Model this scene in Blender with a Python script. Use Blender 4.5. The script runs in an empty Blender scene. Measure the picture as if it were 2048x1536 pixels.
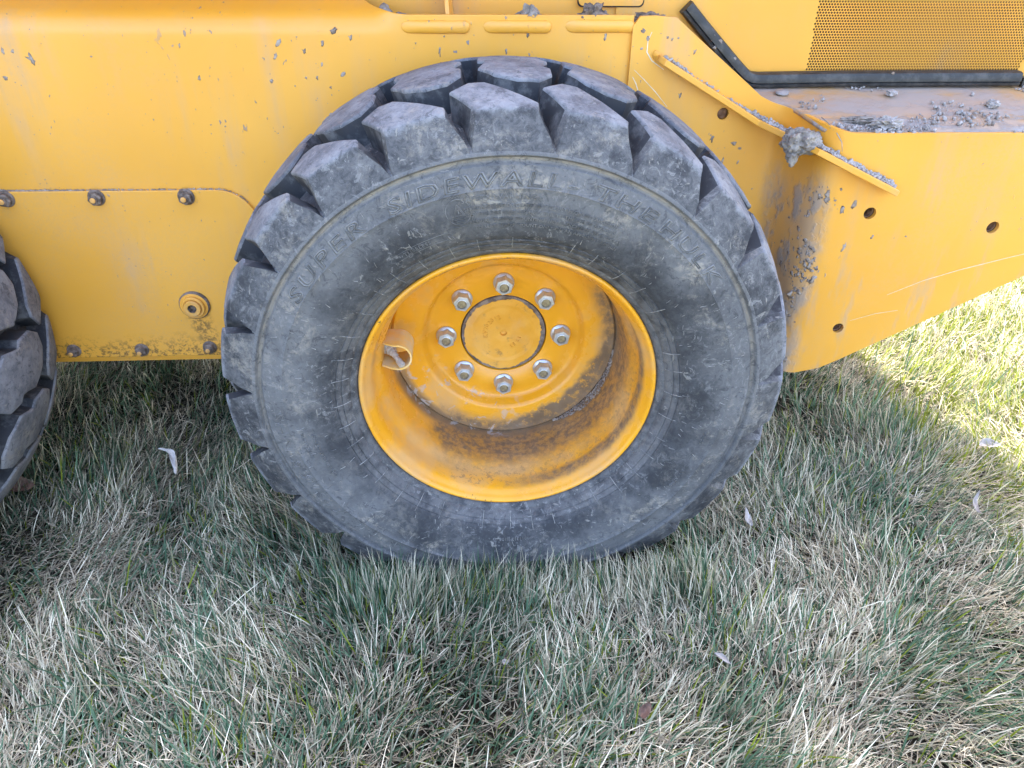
import bpy, bmesh, math, random
import numpy as np
from mathutils import Vector, Matrix, noise

scene = bpy.context.scene
COL = scene.collection
R = math.radians
HUB = 0.391                       # height of the wheel centre above the ground

# ---------------------------------------------------------------- camera
CAM = dict(pitch=33.573, yaw=3.391, roll=-0.617, loc=(-0.05128, -0.95211, 0.64774 + HUB), lens=25.714)
cd = bpy.data.cameras.new("camera")
cam = bpy.data.objects.new("camera", cd)
COL.objects.link(cam)
cd.sensor_width = 36.0
cd.lens = CAM['lens']
cd.clip_start, cd.clip_end = 0.02, 2000
_p, _y, _r = R(CAM['pitch']), R(CAM['yaw']), R(CAM['roll'])
fwd = Vector((math.sin(_y) * math.cos(_p), math.cos(_y) * math.cos(_p), -math.sin(_p)))
rt = Vector((math.cos(_y), -math.sin(_y), 0))
dn = fwd.cross(rt)
rt2 = rt * math.cos(_r) + dn * math.sin(_r)
dn2 = dn * math.cos(_r) - rt * math.sin(_r)
m = Matrix((rt2, -dn2, -fwd)).transposed().to_4x4()
m.translation = CAM['loc']
cam.matrix_world = m
scene.camera = cam

# ---------------------------------------------------------------- sky, sun, exposure
SUN_EL, SUN_AZ = R(50), R(17)     # azimuth measured from +Y (behind the machine) towards +X
world = bpy.data.worlds.new("World")
scene.world = world
world.use_nodes = True
wn = world.node_tree
sky = wn.nodes.new("ShaderNodeTexSky")
sky.sky_type = 'NISHITA'
sky.sun_disc = False
sky.sun_elevation = SUN_EL
sky.sun_rotation = SUN_AZ
sky.air_density = 0.8
sky.dust_density = 4.0
sky.ozone_density = 0.6
bgn = wn.nodes["Background"]
wn.links.new(sky.outputs[0], bgn.inputs[0])
bgn.inputs[1].default_value = 0.15
sl = bpy.data.lights.new("sun", 'SUN')
sl.energy = 3.0
sl.angle = R(0.6)
sl.color = (1.0, 0.95, 0.86)
so = bpy.data.objects.new("sun", sl)
COL.objects.link(so)
so.location = (2, 6, 8)
sund = Vector((-math.sin(SUN_AZ) * math.cos(SUN_EL), -math.cos(SUN_AZ) * math.cos(SUN_EL), -math.sin(SUN_EL)))
so.rotation_euler = sund.to_track_quat('-Z', 'Y').to_euler()
scene.view_settings.view_transform = 'Standard'
scene.view_settings.look = 'None'
scene.view_settings.gamma = 1.0
scene.view_settings.exposure = 3.34
scene.view_settings.use_curve_mapping = False
scene.cycles.max_bounces = 8
scene.cycles.diffuse_bounces = 4
scene.cycles.use_denoising = True

# ---------------------------------------------------------------- material helpers
class NT:
    def __init__(self, name):
        self.m = bpy.data.materials.new(name)
        self.m.use_nodes = True
        self.t = self.m.node_tree
        self.t.nodes.clear()
        self.out = self.t.nodes.new("ShaderNodeOutputMaterial")
        self.tc = self.t.nodes.new("ShaderNodeTexCoord")
        self.P = self.tc.outputs['Object']
        self._xyz = None

    def n(self, typ, **kw):
        nd = self.t.nodes.new(typ)
        for k, v in kw.items():
            setattr(nd, k, v)
        return nd

    def set(self, sock, v):
        if isinstance(v, bpy.types.NodeSocket):
            self.t.links.new(v, sock)
        elif isinstance(v, (tuple, list)) and sock.type == 'RGBA' and len(v) == 3:
            sock.default_value = (*v, 1)
        else:
            sock.default_value = v

    def math(self, op, a, b=0.0, c=None, clamp=False):
        nd = self.n("ShaderNodeMath", operation=op, use_clamp=clamp)
        self.set(nd.inputs[0], a)
        self.set(nd.inputs[1], b)
        if c is not None:
            self.set(nd.inputs[2], c)
        return nd.outputs[0]

    def mul(self, *a):
        o = a[0]
        for b in a[1:]:
            o = self.math('MULTIPLY', o, b)
        return o

    def ramp(self, x, a, b):          # smooth step from a to b (a > b runs down)
        nd = self.n("ShaderNodeMapRange", interpolation_type='SMOOTHSTEP')
        self.set(nd.inputs[0], x)
        if a <= b:
            nd.inputs[1].default_value, nd.inputs[2].default_value = a, b
        else:
            nd.inputs[1].default_value, nd.inputs[2].default_value = b, a
            nd.inputs[3].default_value, nd.inputs[4].default_value = 1.0, 0.0
        return nd.outputs[0]

    def xyz(self):
        if self._xyz is None:
            nd = self.n("ShaderNodeSeparateXYZ")
            self.t.links.new(self.P, nd.inputs[0])
            self._xyz = nd.outputs
        return self._xyz

    def scaled(self, s, off=(0, 0, 0), rot=(0, 0, 0)):
        nd = self.n("ShaderNodeMapping")
        self.t.links.new(self.P, nd.inputs[0])
        nd.inputs[1].default_value = off
        nd.inputs[2].default_value = rot
        nd.inputs[3].default_value = s
        return nd.outputs[0]

    def noise(self, scale, detail=4, rough=0.55, vec=None, dist=0.0):
        nd = self.n("ShaderNodeTexNoise")
        self.t.links.new(vec if vec is not None else self.P, nd.inputs['Vector'])
        nd.inputs['Scale'].default_value = scale
        nd.inputs['Detail'].default_value = detail
        nd.inputs['Roughness'].default_value = rough
        nd.inputs['Distortion'].default_value = dist
        return nd.outputs[0]

    def voro(self, scale, vec=None, feature='F1'):
        nd = self.n("ShaderNodeTexVoronoi", feature=feature)
        self.t.links.new(vec if vec is not None else self.P, nd.inputs['Vector'])
        nd.inputs['Scale'].default_value = scale
        return nd.outputs[0]

    def mix(self, f, a, b):
        nd = self.n("ShaderNodeMix", data_type='RGBA')
        self.set(nd.inputs[0], f)
        self.set(nd.inputs[6], a)
        self.set(nd.inputs[7], b)
        return nd.outputs[2]

    def bump(self, h, strength=0.5, dist=0.002, normal=None):
        nd = self.n("ShaderNodeBump")
        nd.inputs['Strength'].default_value = strength
        nd.inputs['Distance'].default_value = dist
        self.t.links.new(h, nd.inputs['Height'])
        if normal is not None:
            self.t.links.new(normal, nd.inputs['Normal'])
        return nd.outputs[0]

    def bsdf(self, color, rough=0.5, metal=0.0, spec=0.5, normal=None, coat=0.0):
        nd = self.n("ShaderNodeBsdfPrincipled")
        self.set(nd.inputs['Base Color'], color)
        self.set(nd.inputs['Roughness'], rough)
        self.set(nd.inputs['Metallic'], metal)
        self.set(nd.inputs['Specular IOR Level'], spec)
        self.set(nd.inputs['Coat Weight'], coat)
        if normal is not None:
            self.t.links.new(normal, nd.inputs['Normal'])
        self.t.links.new(nd.outputs[0], self.out.inputs[0])
        return self.m


YEL = (0.74, 0.335, 0.022)
DUSTC = (0.36, 0.30, 0.25)
MUDC = (0.27, 0.245, 0.225)


def paint_material(name, kind='panel'):
    t = NT(name)
    x, y, z = t.xyz()
    tone = t.noise(1.7, 3)
    col = t.mix(t.ramp(tone, 0.3, 0.7), (0.70, 0.315, 0.030), (0.78, 0.375, 0.050))
    # thin dust film, drawn down in vertical streaks
    streak = t.noise(6.0, 5, 0.6, t.scaled((3.2, 3.2, 0.35)))
    cloud = t.noise(3.1, 5, 0.6)
    film = t.mul(t.ramp(streak, 0.45, 0.75), t.ramp(cloud, 0.4, 0.7))
    fine = t.noise(240, 3, 0.7)
    dust = t.math('ADD', t.math('MULTIPLY', film, 0.50), t.mul(t.ramp(t.noise(2.3, 6, 0.7), 0.42, 0.72), t.ramp(fine, 0.3, 0.7), 0.22))
    grime = None
    if kind == 'cover':
        # oily speckle along the lower edge
        edge = t.ramp(t.math('ADD', z, t.mul(t.noise(14, 4), 0.055)), -0.035, -0.088)
        spot = t.ramp(t.noise(130, 6, 0.72), 0.47, 0.60)
        grime = t.mul(edge, spot)
        # run below the plug
        dx = t.math('ABSOLUTE', t.math('SUBTRACT', t.math('ADD', x, t.mul(z, 0.18)), -0.592))
        run = t.mul(t.ramp(dx, 0.030, 0.008), t.ramp(z, -0.01, -0.03), t.ramp(t.noise(90, 6, 0.7), 0.44, 0.58))
        grime = t.math('MAXIMUM', grime, t.mul(run, 0.85))
    col = t.mix(dust, col, DUSTC)
    # small mud flecks
    v = t.noise(75, 2, 0.5, t.scaled((1.25, 1.0, 0.8)))
    area = t.ramp(t.noise(4.3, 3, 0.6, t.scaled((1, 1, 1), (3.1, 0, 1.7))), 0.52, 0.66)
    fleck = t.mul(t.ramp(v, 0.685, 0.71), area)
    v2 = t.noise(190, 2, 0.5, t.scaled((1, 1, 0.7)))
    fleck2 = t.mul(t.ramp(v2, 0.73, 0.755), t.ramp(cloud, 0.42, 0.55))
    fl = t.math('MAXIMUM', fleck, fleck2)
    hgt = fl
    col = t.mix(fl, col, (0.25, 0.215, 0.19))
    rough = t.math('ADD', 0.36, t.math('MULTIPLY', t.math('ADD', dust, fl), 0.5))
    if grime is not None:
        col = t.mix(t.mul(grime, 0.85), col, (0.10, 0.055, 0.02))
        rough = t.math('ADD', rough, t.mul(grime, 0.3))
    if kind == 'rear':
        # mud dragged along the outward bend of the plate
        dxm = t.math('ABSOLUTE', t.math('SUBTRACT', x, 0.520))
        band = t.mul(t.ramp(t.math('ADD', dxm, t.mul(t.math('SUBTRACT', t.noise(15, 4), 0.5), 0.07)), 0.050, 0.008), t.ramp(z, 0.30, 0.20))
        patch = t.ramp(t.noise(26, 6, 0.68, t.scaled((1, 1, 0.55))), 0.46, 0.60)
        mud = t.mul(band, patch, 0.8)
        sm = t.mul(band, t.math('ADD', 0.25, t.mul(t.ramp(t.noise(12, 5), 0.35, 0.6), 0.35)))
        run2 = t.mul(t.ramp(t.noise(13, 5, 0.65, t.scaled((2.4, 2.4, 0.5))), 0.50, 0.68), t.ramp(z, 0.27, 0.02), 0.42)
        col = t.mix(t.math('MAXIMUM', sm, run2), col, DUSTC)
        col = t.mix(mud, col, MUDC)
        rough = t.math('ADD', rough, t.mul(mud, 0.5))
        hgt = t.math('MAXIMUM', hgt, t.mul(mud, t.math('ADD', 0.4, t.noise(150, 4, 0.7)), 1.6))
    peel = t.noise(420, 2)
    nb = t.bump(t.math('ADD', t.mul(peel, 0.035), hgt), 0.6, 0.0022)
    return t.bsdf(col, rough, 0, 0.6, nb)


def rim_material():
    t = NT("rim_paint")
    x, y, z = t.xyz()
    r = t.math('SQRT', t.math('ADD', t.mul(x, x), t.mul(z, z)))
    tone = t.noise(9, 4)
    col = t.mix(t.ramp(tone, 0.3, 0.7), (0.74, 0.315, 0.012), (0.80, 0.36, 0.020))
    # light dust film
    film = t.mul(t.ramp(t.noise(11, 5, 0.6), 0.42, 0.68), t.ramp(r, 0.10, 0.17), 0.5)
    col = t.mix(film, col, (0.47, 0.32, 0.18))
    # soil settled in the lower, right part of the barrel
    side = t.math('ADD', t.mul(z, -0.92), t.mul(x, 0.85))
    wob = t.mul(t.math('SUBTRACT', t.noise(16, 5, 0.65), 0.5), 0.13)
    low = t.ramp(t.math('ADD', side, wob), -0.01, 0.075)
    deep = t.mul(t.math('ADD', t.mul(t.ramp(t.math('ADD', y, t.mul(wob, 0.30)), 0.035, 0.060), 0.45), t.mul(t.ramp(t.math('ADD', y, t.mul(wob, 0.30)), 0.060, 0.100), 0.55)), t.ramp(r, 0.160, 0.186))
    b2 = t.mul(t.ramp(t.math('ABSOLUTE', t.math('SUBTRACT', t.math('ADD', y, t.mul(wob, 0.10)), 0.030)), 0.020, 0.004), t.ramp(t.math('ADD', t.mul(z, -0.55), x), 0.08, 0.20), t.ramp(r, 0.195, 0.205))
    lip = t.mul(t.ramp(y, 0.018, 0.006), t.ramp(r, 0.212, 0.218), 0.35)
    ed = t.ramp(t.noise(85, 6, 0.72), 0.36, 0.62)
    soil = t.math('MAXIMUM', t.mul(low, deep), t.mul(low, b2))
    soil = t.math('MULTIPLY', soil, t.math('ADD', 0.55, t.mul(ed, 0.45)), clamp=True)
    # the disc's lower right rim carries soil too
    disc = t.mul(t.ramp(t.math('ADD', t.math('ADD', side, wob), t.mul(t.math('SUBTRACT', r, 0.17), 2.2)), 0.15, 0.20), t.ramp(y, 0.14, 0.155), t.ramp(t.noise(70, 6, 0.7), 0.32, 0.50))
    ring = t.mul(t.ramp(t.math('ADD', r, t.mul(wob, 0.10)), 0.178, 0.192), t.ramp(y, 0.12, 0.15), t.ramp(t.math('ADD', t.mul(z, -1.0), t.mul(x, 0.2)), -0.07, 0.05), 0.9)
    soil = t.math('MAXIMUM', soil, t.math('MAXIMUM', disc, ring))
    spk = t.mul(t.ramp(t.noise(110, 6, 0.74), 0.50, 0.60), t.ramp(t.math('ADD', side, wob), 0.02, 0.14), t.ramp(r, 0.19, 0.205), t.ramp(y, 0.012, 0.03), 0.6)
    soil2 = t.math('MAXIMUM', soil, spk)
    col = t.mix(t.mul(soil2, 0.92), col, t.mix(t.noise(40, 4), (0.055, 0.037, 0.024), (0.215, 0.155, 0.105)))
    # grey splash on the lower left of the disc
    spl = t.mul(t.ramp(t.noise(34, 5, 0.62, None, 1.2), 0.56, 0.60), t.ramp(r, 0.115, 0.135), t.ramp(z, -0.02, -0.07), t.ramp(x, 0.05, -0.02), t.ramp(y, 0.14, 0.155), 0.6)
    col = t.mix(spl, col, (0.42, 0.38, 0.36))
    chip = t.mul(t.ramp(t.noise(160, 3, 0.6), 0.68, 0.70), t.ramp(y, 0.014, 0.004))
    col = t.mix(chip, col, (0.10, 0.06, 0.035))
    rough = t.math('ADD', 0.24, t.math('ADD', t.mul(soil2, 0.6), t.mul(film, 0.5)))
    nb = t.bump(t.math('ADD', t.mul(t.noise(300, 3), 0.10), t.mul(soil2, t.noise(170, 5, 0.7))), 0.5, 0.002)
    return t.bsdf(col, rough, 0, 0.5, nb)


def rubber_material(name, kind):
    t = NT(name)
    x, y, z = t.xyz()
    r = t.math('SQRT', t.math('ADD', t.mul(x, x), t.mul(z, z)))
    big = t.noise(8, 5, 0.62)
    mid = t.noise(34, 6, 0.68)
    fine = t.noise(210, 5, 0.7)
    blk, gry = (0.032, 0.033, 0.037), (0.140, 0.138, 0.140)
    flk = t.noise(95, 5, 0.75, None, 0.8)
    d = t.ramp(t.math('ADD', t.math('ADD', t.mul(big, 0.40), t.mul(mid, 0.32)), t.mul(flk, 0.28)), 0.40, 0.61)
    if kind == 'tread':
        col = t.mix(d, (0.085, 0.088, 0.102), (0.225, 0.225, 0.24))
        top = t.ramp(t.math('ADD', r, t.mul(t.math('SUBTRACT', mid, 0.5), 0.03)), 0.424, 0.434)  # block tops lighter than faces: wear, and sky sheen put into the colour
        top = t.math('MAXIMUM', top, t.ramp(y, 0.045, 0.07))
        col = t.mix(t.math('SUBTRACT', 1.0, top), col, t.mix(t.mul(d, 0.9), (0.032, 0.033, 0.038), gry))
    else:
        # dust gathers towards the outer half and stays thin by the rim
        band = t.ramp(t.math('ADD', r, t.mul(t.math('SUBTRACT', big, 0.5), 0.16)), 0.275, 0.345)
        dd = t.math('ADD', t.mul(d, 0.45), t.mul(band, 0.60), clamp=True)
        col = t.mix(dd, blk, gry)
        beadd = t.mul(t.ramp(r, 0.272, 0.258), t.ramp(mid, 0.3, 0.6), 0.55)
        col = t.mix(beadd, col, (0.16, 0.155, 0.155))
    # clay smears
    cl = t.mul(t.ramp(t.noise(15, 7, 0.74, None, 0.6), 0.50, 0.64), t.ramp(t.noise(85, 6, 0.75), 0.42, 0.58))
    if kind != 'tread':
        ringm = t.math('ADD', 0.25, t.mul(t.ramp(t.math('ABSOLUTE', t.math('SUBTRACT', r, 0.338)), 0.040, 0.008), 0.75))
        cl = t.mul(cl, ringm)
        # the groove ring holds packed tan soil
        gr = t.mul(t.ramp(t.math('ABSOLUTE', t.math('SUBTRACT', r, 0.3745)), 0.0045, 0.0015), t.ramp(z, -0.15, 0.15), t.ramp(mid, 0.30, 0.55), 0.8)
        cl = t.math('MAXIMUM', cl, gr)
        bed = t.mul(t.ramp(r, 0.389, 0.392), t.ramp(y, -0.024, -0.014))     # groove floor between the blocks, its shade put into the colour
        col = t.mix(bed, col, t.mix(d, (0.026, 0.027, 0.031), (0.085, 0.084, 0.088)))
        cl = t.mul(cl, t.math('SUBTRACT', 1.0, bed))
    else:
        cl = t.mul(cl, 0.55)
    col = t.mix(t.mul(cl, 0.9), col, (0.30, 0.265, 0.22))
    # crisp flaking of the dust film
    fk = t.noise(62, 9, 0.80, None, 1.0)
    fz = t.ramp(t.noise(7, 4, 0.6, t.scaled((1, 1, 1), (5, 2, 1))), 0.36, 0.60)
    col = t.mix(t.mul(t.ramp(fk, 0.545, 0.60), fz, 0.75), col, (0.215, 0.208, 0.205))
    col = t.mix(t.mul(t.ramp(fk, 0.46, 0.40), 0.55), col, (0.030, 0.031, 0.036))
    # thin pale clippings and scuffs
    a = t.noise(120, 3, 0.6, t.scaled((1.0, 1, 0.33), (0, 0, 0), (0, 0.7, 0)))
    b = t.noise(120, 3, 0.6, t.scaled((0.33, 1, 1.0), (2, 0, 0), (0, 0.3, 0)))
    fib = t.math('MAXIMUM', t.ramp(a, 0.66, 0.71), t.ramp(b, 0.66, 0.71))
    fib = t.mul(fib, t.ramp(t.noise(12, 4), 0.38, 0.56))
    col = t.mix(t.mul(fib, 0.55), col, (0.30, 0.28, 0.25))
    h = t.math('ADD', t.math('ADD', t.mul(fk, 0.9), t.mul(fine, 0.22)), t.math('ADD', t.mul(cl, 0.5), t.mul(fib, 0.4)))
    nb = t.bump(h, 0.55, 0.0014 if kind == 'tread' else 0.0020)
    rough = t.math('ADD', 0.66, t.mul(d, 0.25))
    return t.bsdf(col, rough, 0, 0.28, nb)


def simple_material(name, c1, c2, scale=30, rough=0.6, metal=0.0, bumpd=0.001, detail=5, spec=0.5, lo=0.35, hi=0.65):
    t = NT(name)
    a = t.noise(scale, detail, 0.65)
    b = t.noise(scale * 6, 4, 0.7)
    col = t.mix(t.ramp(a, lo, hi), c1, c2)
    nb = t.bump(t.math('ADD', a, t.mul(b, 0.4)), 0.6, bumpd)
    return t.bsdf(col, rough, metal, spec, nb)


def deck_material():
    t = NT("deck_paint_with_mud")
    base = t.mix(t.ramp(t.noise(5, 4), 0.3, 0.7), (0.52, 0.27, 0.08), (0.46, 0.30, 0.15))
    film = t.ramp(t.noise(7, 6, 0.62, t.scaled((0.7, 1.4, 1))), 0.30, 0.56)
    col = t.mix(t.mul(film, 0.85), base, (0.36, 0.29, 0.25))
    x, y, z = t.xyz()
    near = t.ramp(y, 0.36, 0.24)
    cr = t.mul(t.ramp(t.noise(16, 8, 0.74, t.scaled((0.8, 1.5, 1))), 0.44, 0.56), t.math('ADD', 0.35, t.mul(near, 0.6)))
    col = t.mix(cr, col, (0.33, 0.305, 0.295))
    dk = t.ramp(t.noise(9, 3, 0.5, t.scaled((0.7, 1.5, 1), (0.3, 0, 0))), 0.66, 0.72)
    col = t.mix(t.mul(dk, 0.7), col, (0.17, 0.15, 0.14))
    nb = t.bump(t.math('ADD', t.mul(cr, t.noise(110, 5, 0.7)), t.mul(t.noise(240, 4), 0.12)), 0.8, 0.004)
    return t.bsdf(col, 0.75, 0, 0.35, nb)


def grass_material():
    t = NT("grass_blades")
    at = t.n("ShaderNodeAttribute", attribute_name="tint")
    d = t.n("ShaderNodeBsdfPrincipled")
    t.set(d.inputs['Base Color'], at.outputs[0])
    d.inputs['Roughness'].default_value = 0.6
    d.inputs['Specular IOR Level'].default_value = 0.12
    tr = t.n("ShaderNodeBsdfTranslucent")
    t.set(tr.inputs[0], at.outputs[0])
    mx = t.n("ShaderNodeMixShader")
    t.t.links.new(at.outputs['Alpha'], mx.inputs[0])
    t.t.links.new(d.outputs[0], mx.inputs[1])
    t.t.links.new(tr.outputs[0], mx.inputs[2])
    t.t.links.new(mx.outputs[0], t.out.inputs[0])
    return t.m


def ground_material():
    t = NT("lawn_soil")
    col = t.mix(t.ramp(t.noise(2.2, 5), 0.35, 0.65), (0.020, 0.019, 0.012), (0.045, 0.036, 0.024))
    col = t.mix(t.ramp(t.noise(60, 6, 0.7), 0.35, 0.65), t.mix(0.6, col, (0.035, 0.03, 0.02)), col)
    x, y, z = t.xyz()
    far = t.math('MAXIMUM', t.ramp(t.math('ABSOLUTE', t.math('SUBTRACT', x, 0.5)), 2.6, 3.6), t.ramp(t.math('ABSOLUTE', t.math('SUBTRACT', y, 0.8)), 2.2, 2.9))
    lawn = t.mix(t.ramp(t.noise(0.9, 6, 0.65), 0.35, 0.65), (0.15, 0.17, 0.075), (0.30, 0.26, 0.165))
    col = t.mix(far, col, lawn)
    nb = t.bump(t.noise(90, 6, 0.7), 0.8, 0.02)
    return t.bsdf(col, 0.95, 0, 0.2, nb)


M = {}
M['panel'] = paint_material("yellow_paint", 'panel')
M['cover'] = paint_material("yellow_paint_grimy_edge", 'cover')
M['rear'] = paint_material("yellow_paint_muddy_bend", 'rear')
M['rim'] = rim_material()
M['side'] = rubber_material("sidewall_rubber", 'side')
M['tread'] = rubber_material("tread_rubber", 'tread')
M['groove'] = simple_material("shaded_groove_rubber", (0.032, 0.033, 0.038), (0.115, 0.114, 0.118), 36, 0.8, 0, 0.001, 6, 0.25, 0.45, 0.70)  # bare rubber of the groove walls, groove shade also put into its colour
M['letter'] = simple_material("raised_letter_rubber", (0.075, 0.074, 0.074), (0.185, 0.180, 0.175), 40, 0.6)
M['whisk'] = simple_material("rubber_whiskers", (0.10, 0.10, 0.10), (0.34, 0.32, 0.29), 90, 0.7)
M['zinc'] = simple_material("zinc_plate", (0.50, 0.52, 0.56), (0.62, 0.64, 0.68), 80, 0.42, 0.75, 0.0005)
M['stud'] = simple_material("stud_steel", (0.20, 0.17, 0.12), (0.42, 0.36, 0.24), 160, 0.45, 0.7)
M['dark'] = simple_material("dark_gap", (0.012, 0.011, 0.010), (0.03, 0.026, 0.022), 60, 0.8)
M['seal'] = simple_material("seal_rubber", (0.018, 0.018, 0.019), (0.07, 0.066, 0.062), 45, 0.5, 0, 0.0012, 6, 0.5, 0.42, 0.72)
M['mud'] = simple_material("dried_grey_mud", (0.16, 0.135, 0.115), (0.34, 0.30, 0.265), 45, 0.95, 0, 0.003, 7, 0.2)
M['splat'] = simple_material("dried_splatter", (0.20, 0.155, 0.125), (0.40, 0.335, 0.285), 90, 0.95, 0, 0.001, 6, 0.2)
M['mudbrown'] = simple_material("brown_mud", (0.095, 0.07, 0.055), (0.25, 0.195, 0.16), 70, 0.9, 0, 0.002, 6, 0.3)
M['crumb'] = simple_material("pale_mud_crumbs", (0.25, 0.225, 0.21), (0.42, 0.385, 0.365), 60, 0.95, 0, 0.002, 6, 0.2)
M['rust'] = simple_material("rusty_steel", (0.10, 0.045, 0.022), (0.26, 0.15, 0.09), 90, 0.8, 0.1, 0.001)
M['scratch'] = simple_material("bared_primer", (0.62, 0.50, 0.30), (0.75, 0.66, 0.50), 60, 0.6)
M['deck'] = deck_material()
M['inside'] = simple_material("radiator_screen_dark", (0.010, 0.006, 0.004), (0.035, 0.022, 0.014), 25, 0.7)
M['grass'] = grass_material()
M['ground'] = ground_material()
M['leaf_pale'] = simple_material("dry_leaf_pale", (0.26, 0.22, 0.19), (0.46, 0.41, 0.37), 40, 0.7)
M['leaf_white'] = simple_material("dry_leaf_bleached", (0.46, 0.42, 0.39), (0.70, 0.66, 0.63), 40, 0.7)
M['leaf_brown'] = simple_material("dry_leaf_brown", (0.10, 0.05, 0.035), (0.24, 0.14, 0.10), 40, 0.7)
M['valve'] = simple_material("valve_brass", (0.42, 0.38, 0.34), (0.66, 0.63, 0.60), 120, 0.4, 0.25, 0.0004)
M['guard'] = simple_material("dusty_guard_paint", (0.76, 0.46, 0.11), (0.66, 0.48, 0.26), 40, 0.55)

# ---------------------------------------------------------------- object helpers
def tag(o, label=None, cat=None, group=None, kind=None):
    for k, v in (('label', label), ('category', cat), ('group', group), ('kind', kind)):
        if v:
            o[k] = v
    return o


def empty(name, loc, parent=None):
    o = bpy.data.objects.new(name, None)
    COL.objects.link(o)
    o.location = loc
    o.empty_display_size = 0.1
    if parent:
        o.parent = parent
    return o


def link(name, me, mats, parent=None, loc=(0, 0, 0), smooth=True, auto=None):
    if not isinstance(mats, (list, tuple)):
        mats = [mats]
    for mt in mats:
        me.materials.append(mt)
    if smooth:
        me.polygons.foreach_set('use_smooth', [True] * len(me.polygons))
        if auto is not None:
            me.set_sharp_from_angle(angle=R(auto))
    o = bpy.data.objects.new(name, me)
    COL.objects.link(o)
    o.location = loc
    if parent:
        o.parent = parent
    return o


def mesh(name, V, F):
    me = bpy.data.meshes.new(name)
    me.from_pydata([tuple(v) for v in V], [], [tuple(f) for f in F])
    me.update()
    return me


class MB:
    """collects vertices and faces for ONE mesh"""
    def __init__(self):
        self.V, self.F, self.mi = [], [], []

    def add(self, V, F, mi=0):
        o = len(self.V)
        self.V += [tuple(v) for v in V]
        self.F += [tuple(i + o for i in f) for f in F]
        self.mi += [mi] * len(F)

    def box(self, a, b, mi=0):
        x0, y0, z0 = a
        x1, y1, z1 = b
        self.add([(x0, y0, z0), (x1, y0, z0), (x1, y1, z0), (x0, y1, z0), (x0, y0, z1), (x1, y0, z1), (x1, y1, z1), (x0, y1, z1)],
                 [(0, 3, 2, 1), (4, 5, 6, 7), (0, 1, 5, 4), (1, 2, 6, 5), (2, 3, 7, 6), (3, 0, 4, 7)], mi)

    def lathe(self, prof, n=64, axis='y', c=(0, 0, 0), mi=0, close=False, capend=False):
        """prof: (radius, along) pairs, turned about the y axis through c"""
        V, F = [], []
        k = len(prof)
        for i in range(n):
            a = 2 * math.pi * i / n
            for r, y in prof:
                V.append((c[0] + r * math.cos(a), c[1] + y, c[2] + r * math.sin(a)))
        for i in range(n):
            j = (i + 1) % n
            for q in range(k - 1):
                F.append((i * k + q, i * k + q + 1, j * k + q + 1, j * k + q))
        if capend:
            F.append(tuple(i * k + k - 1 for i in range(n)))
        self.add(V, F, mi)

    def tube(self, pts, rad, n=6, mi=0):
        V, F = [], []
        pts = [Vector(p) for p in pts]
        rads = rad if isinstance(rad, (list, tuple)) else [rad] * len(pts)
        for i, p in enumerate(pts):
            d = (pts[min(i + 1, len(pts) - 1)] - pts[max(i - 1, 0)]).normalized()
            u = d.cross(Vector((0.31, 0.2, 0.93)))
            if u.length < 1e-4:
                u = d.cross(Vector((1, 0, 0)))
            u.normalize()
            w = d.cross(u)
            for q in range(n):
                a = 2 * math.pi * q / n
                V.append(p + (u * math.cos(a) + w * math.sin(a)) * rads[i])
        for i in range(len(pts) - 1):
            for q in range(n):
                F.append((i * n + q, i * n + (q + 1) % n, (i + 1) * n + (q + 1) % n, (i + 1) * n + q))
        F.append(tuple(range(n))[::-1])
        F.append(tuple((len(pts) - 1) * n + q for q in range(n)))
        self.add(V, F, mi)

    def build(self, name, mats, parent=None, loc=(0, 0, 0), smooth=True, auto=35):
        me = mesh(name, self.V, self.F)
        o = link(name, me, mats, parent, loc, smooth, auto)
        if any(self.mi):
            me.polygons.foreach_set('material_index', self.mi)
        bm = bmesh.new()
        bm.from_mesh(me)
        bmesh.ops.recalc_face_normals(bm, faces=bm.faces)
        bm.to_mesh(me)
        bm.free()
        return o


def bevel(o, w, seg=2, ang=35):
    md = o.modifiers.new("bevel", 'BEVEL')
    md.width = w
    md.segments = seg
    md.limit_method = 'ANGLE'
    md.angle_limit = R(ang)
    return o


def lump(seed, sub=3, rough=0.5, freq=1.6, flake=0.0):
    """unit blob of dried soil"""
    bm = bmesh.new()
    bmesh.ops.create_icosphere(bm, subdivisions=sub, radius=1)
    off = Vector((seed * 7.13, seed * 3.7, seed * 1.9))
    for v in bm.verts:
        p = v.co.normalized()
        d = noise.fractal(p * freq + off, 0.7, 2.1, 5) * rough
        if flake:
            d += flake * (abs(noise.noise(p * 6.3 + off)) - 0.25) + flake * 0.7 * abs(noise.noise(p * 13 + off))
        v.co = p * (1 + d)
    V = [v.co.copy() for v in bm.verts]
    F = [tuple(v.index for v in f.verts) for f in bm.faces]
    bm.free()
    return V, F


LUMPS = {}
def lump_cached(kind, i):
    key = (kind, i)
    if key not in LUMPS:
        LUMPS[key] = lump(i + 1, 1, 0.55, 2.0) if kind == 'tiny' else lump(i + 20, 2, 1.0, 2.2, 0.3)
    return LUMPS[key]


def put_lump(mb, kind, i, c, s, rot=None, mi=0):
    V, F = lump_cached(kind, i)
    mt = Matrix.Rotation(rot if rot is not None else 0, 3, 'Y')
    mb.add([mt @ Vector((v.x * s[0], v.y * s[1], v.z * s[2])) + Vector(c) for v in V], F, mi)

# ---------------------------------------------------------------- ground
gv = MB()
gv.add([(-80, -80, 0), (80, -80, 0), (80, 80, 0), (-80, 80, 0)], [(0, 1, 2, 3)])
tag(gv.build("ground", M['ground'], None, (0, 0, 0), False), kind='structure')

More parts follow.
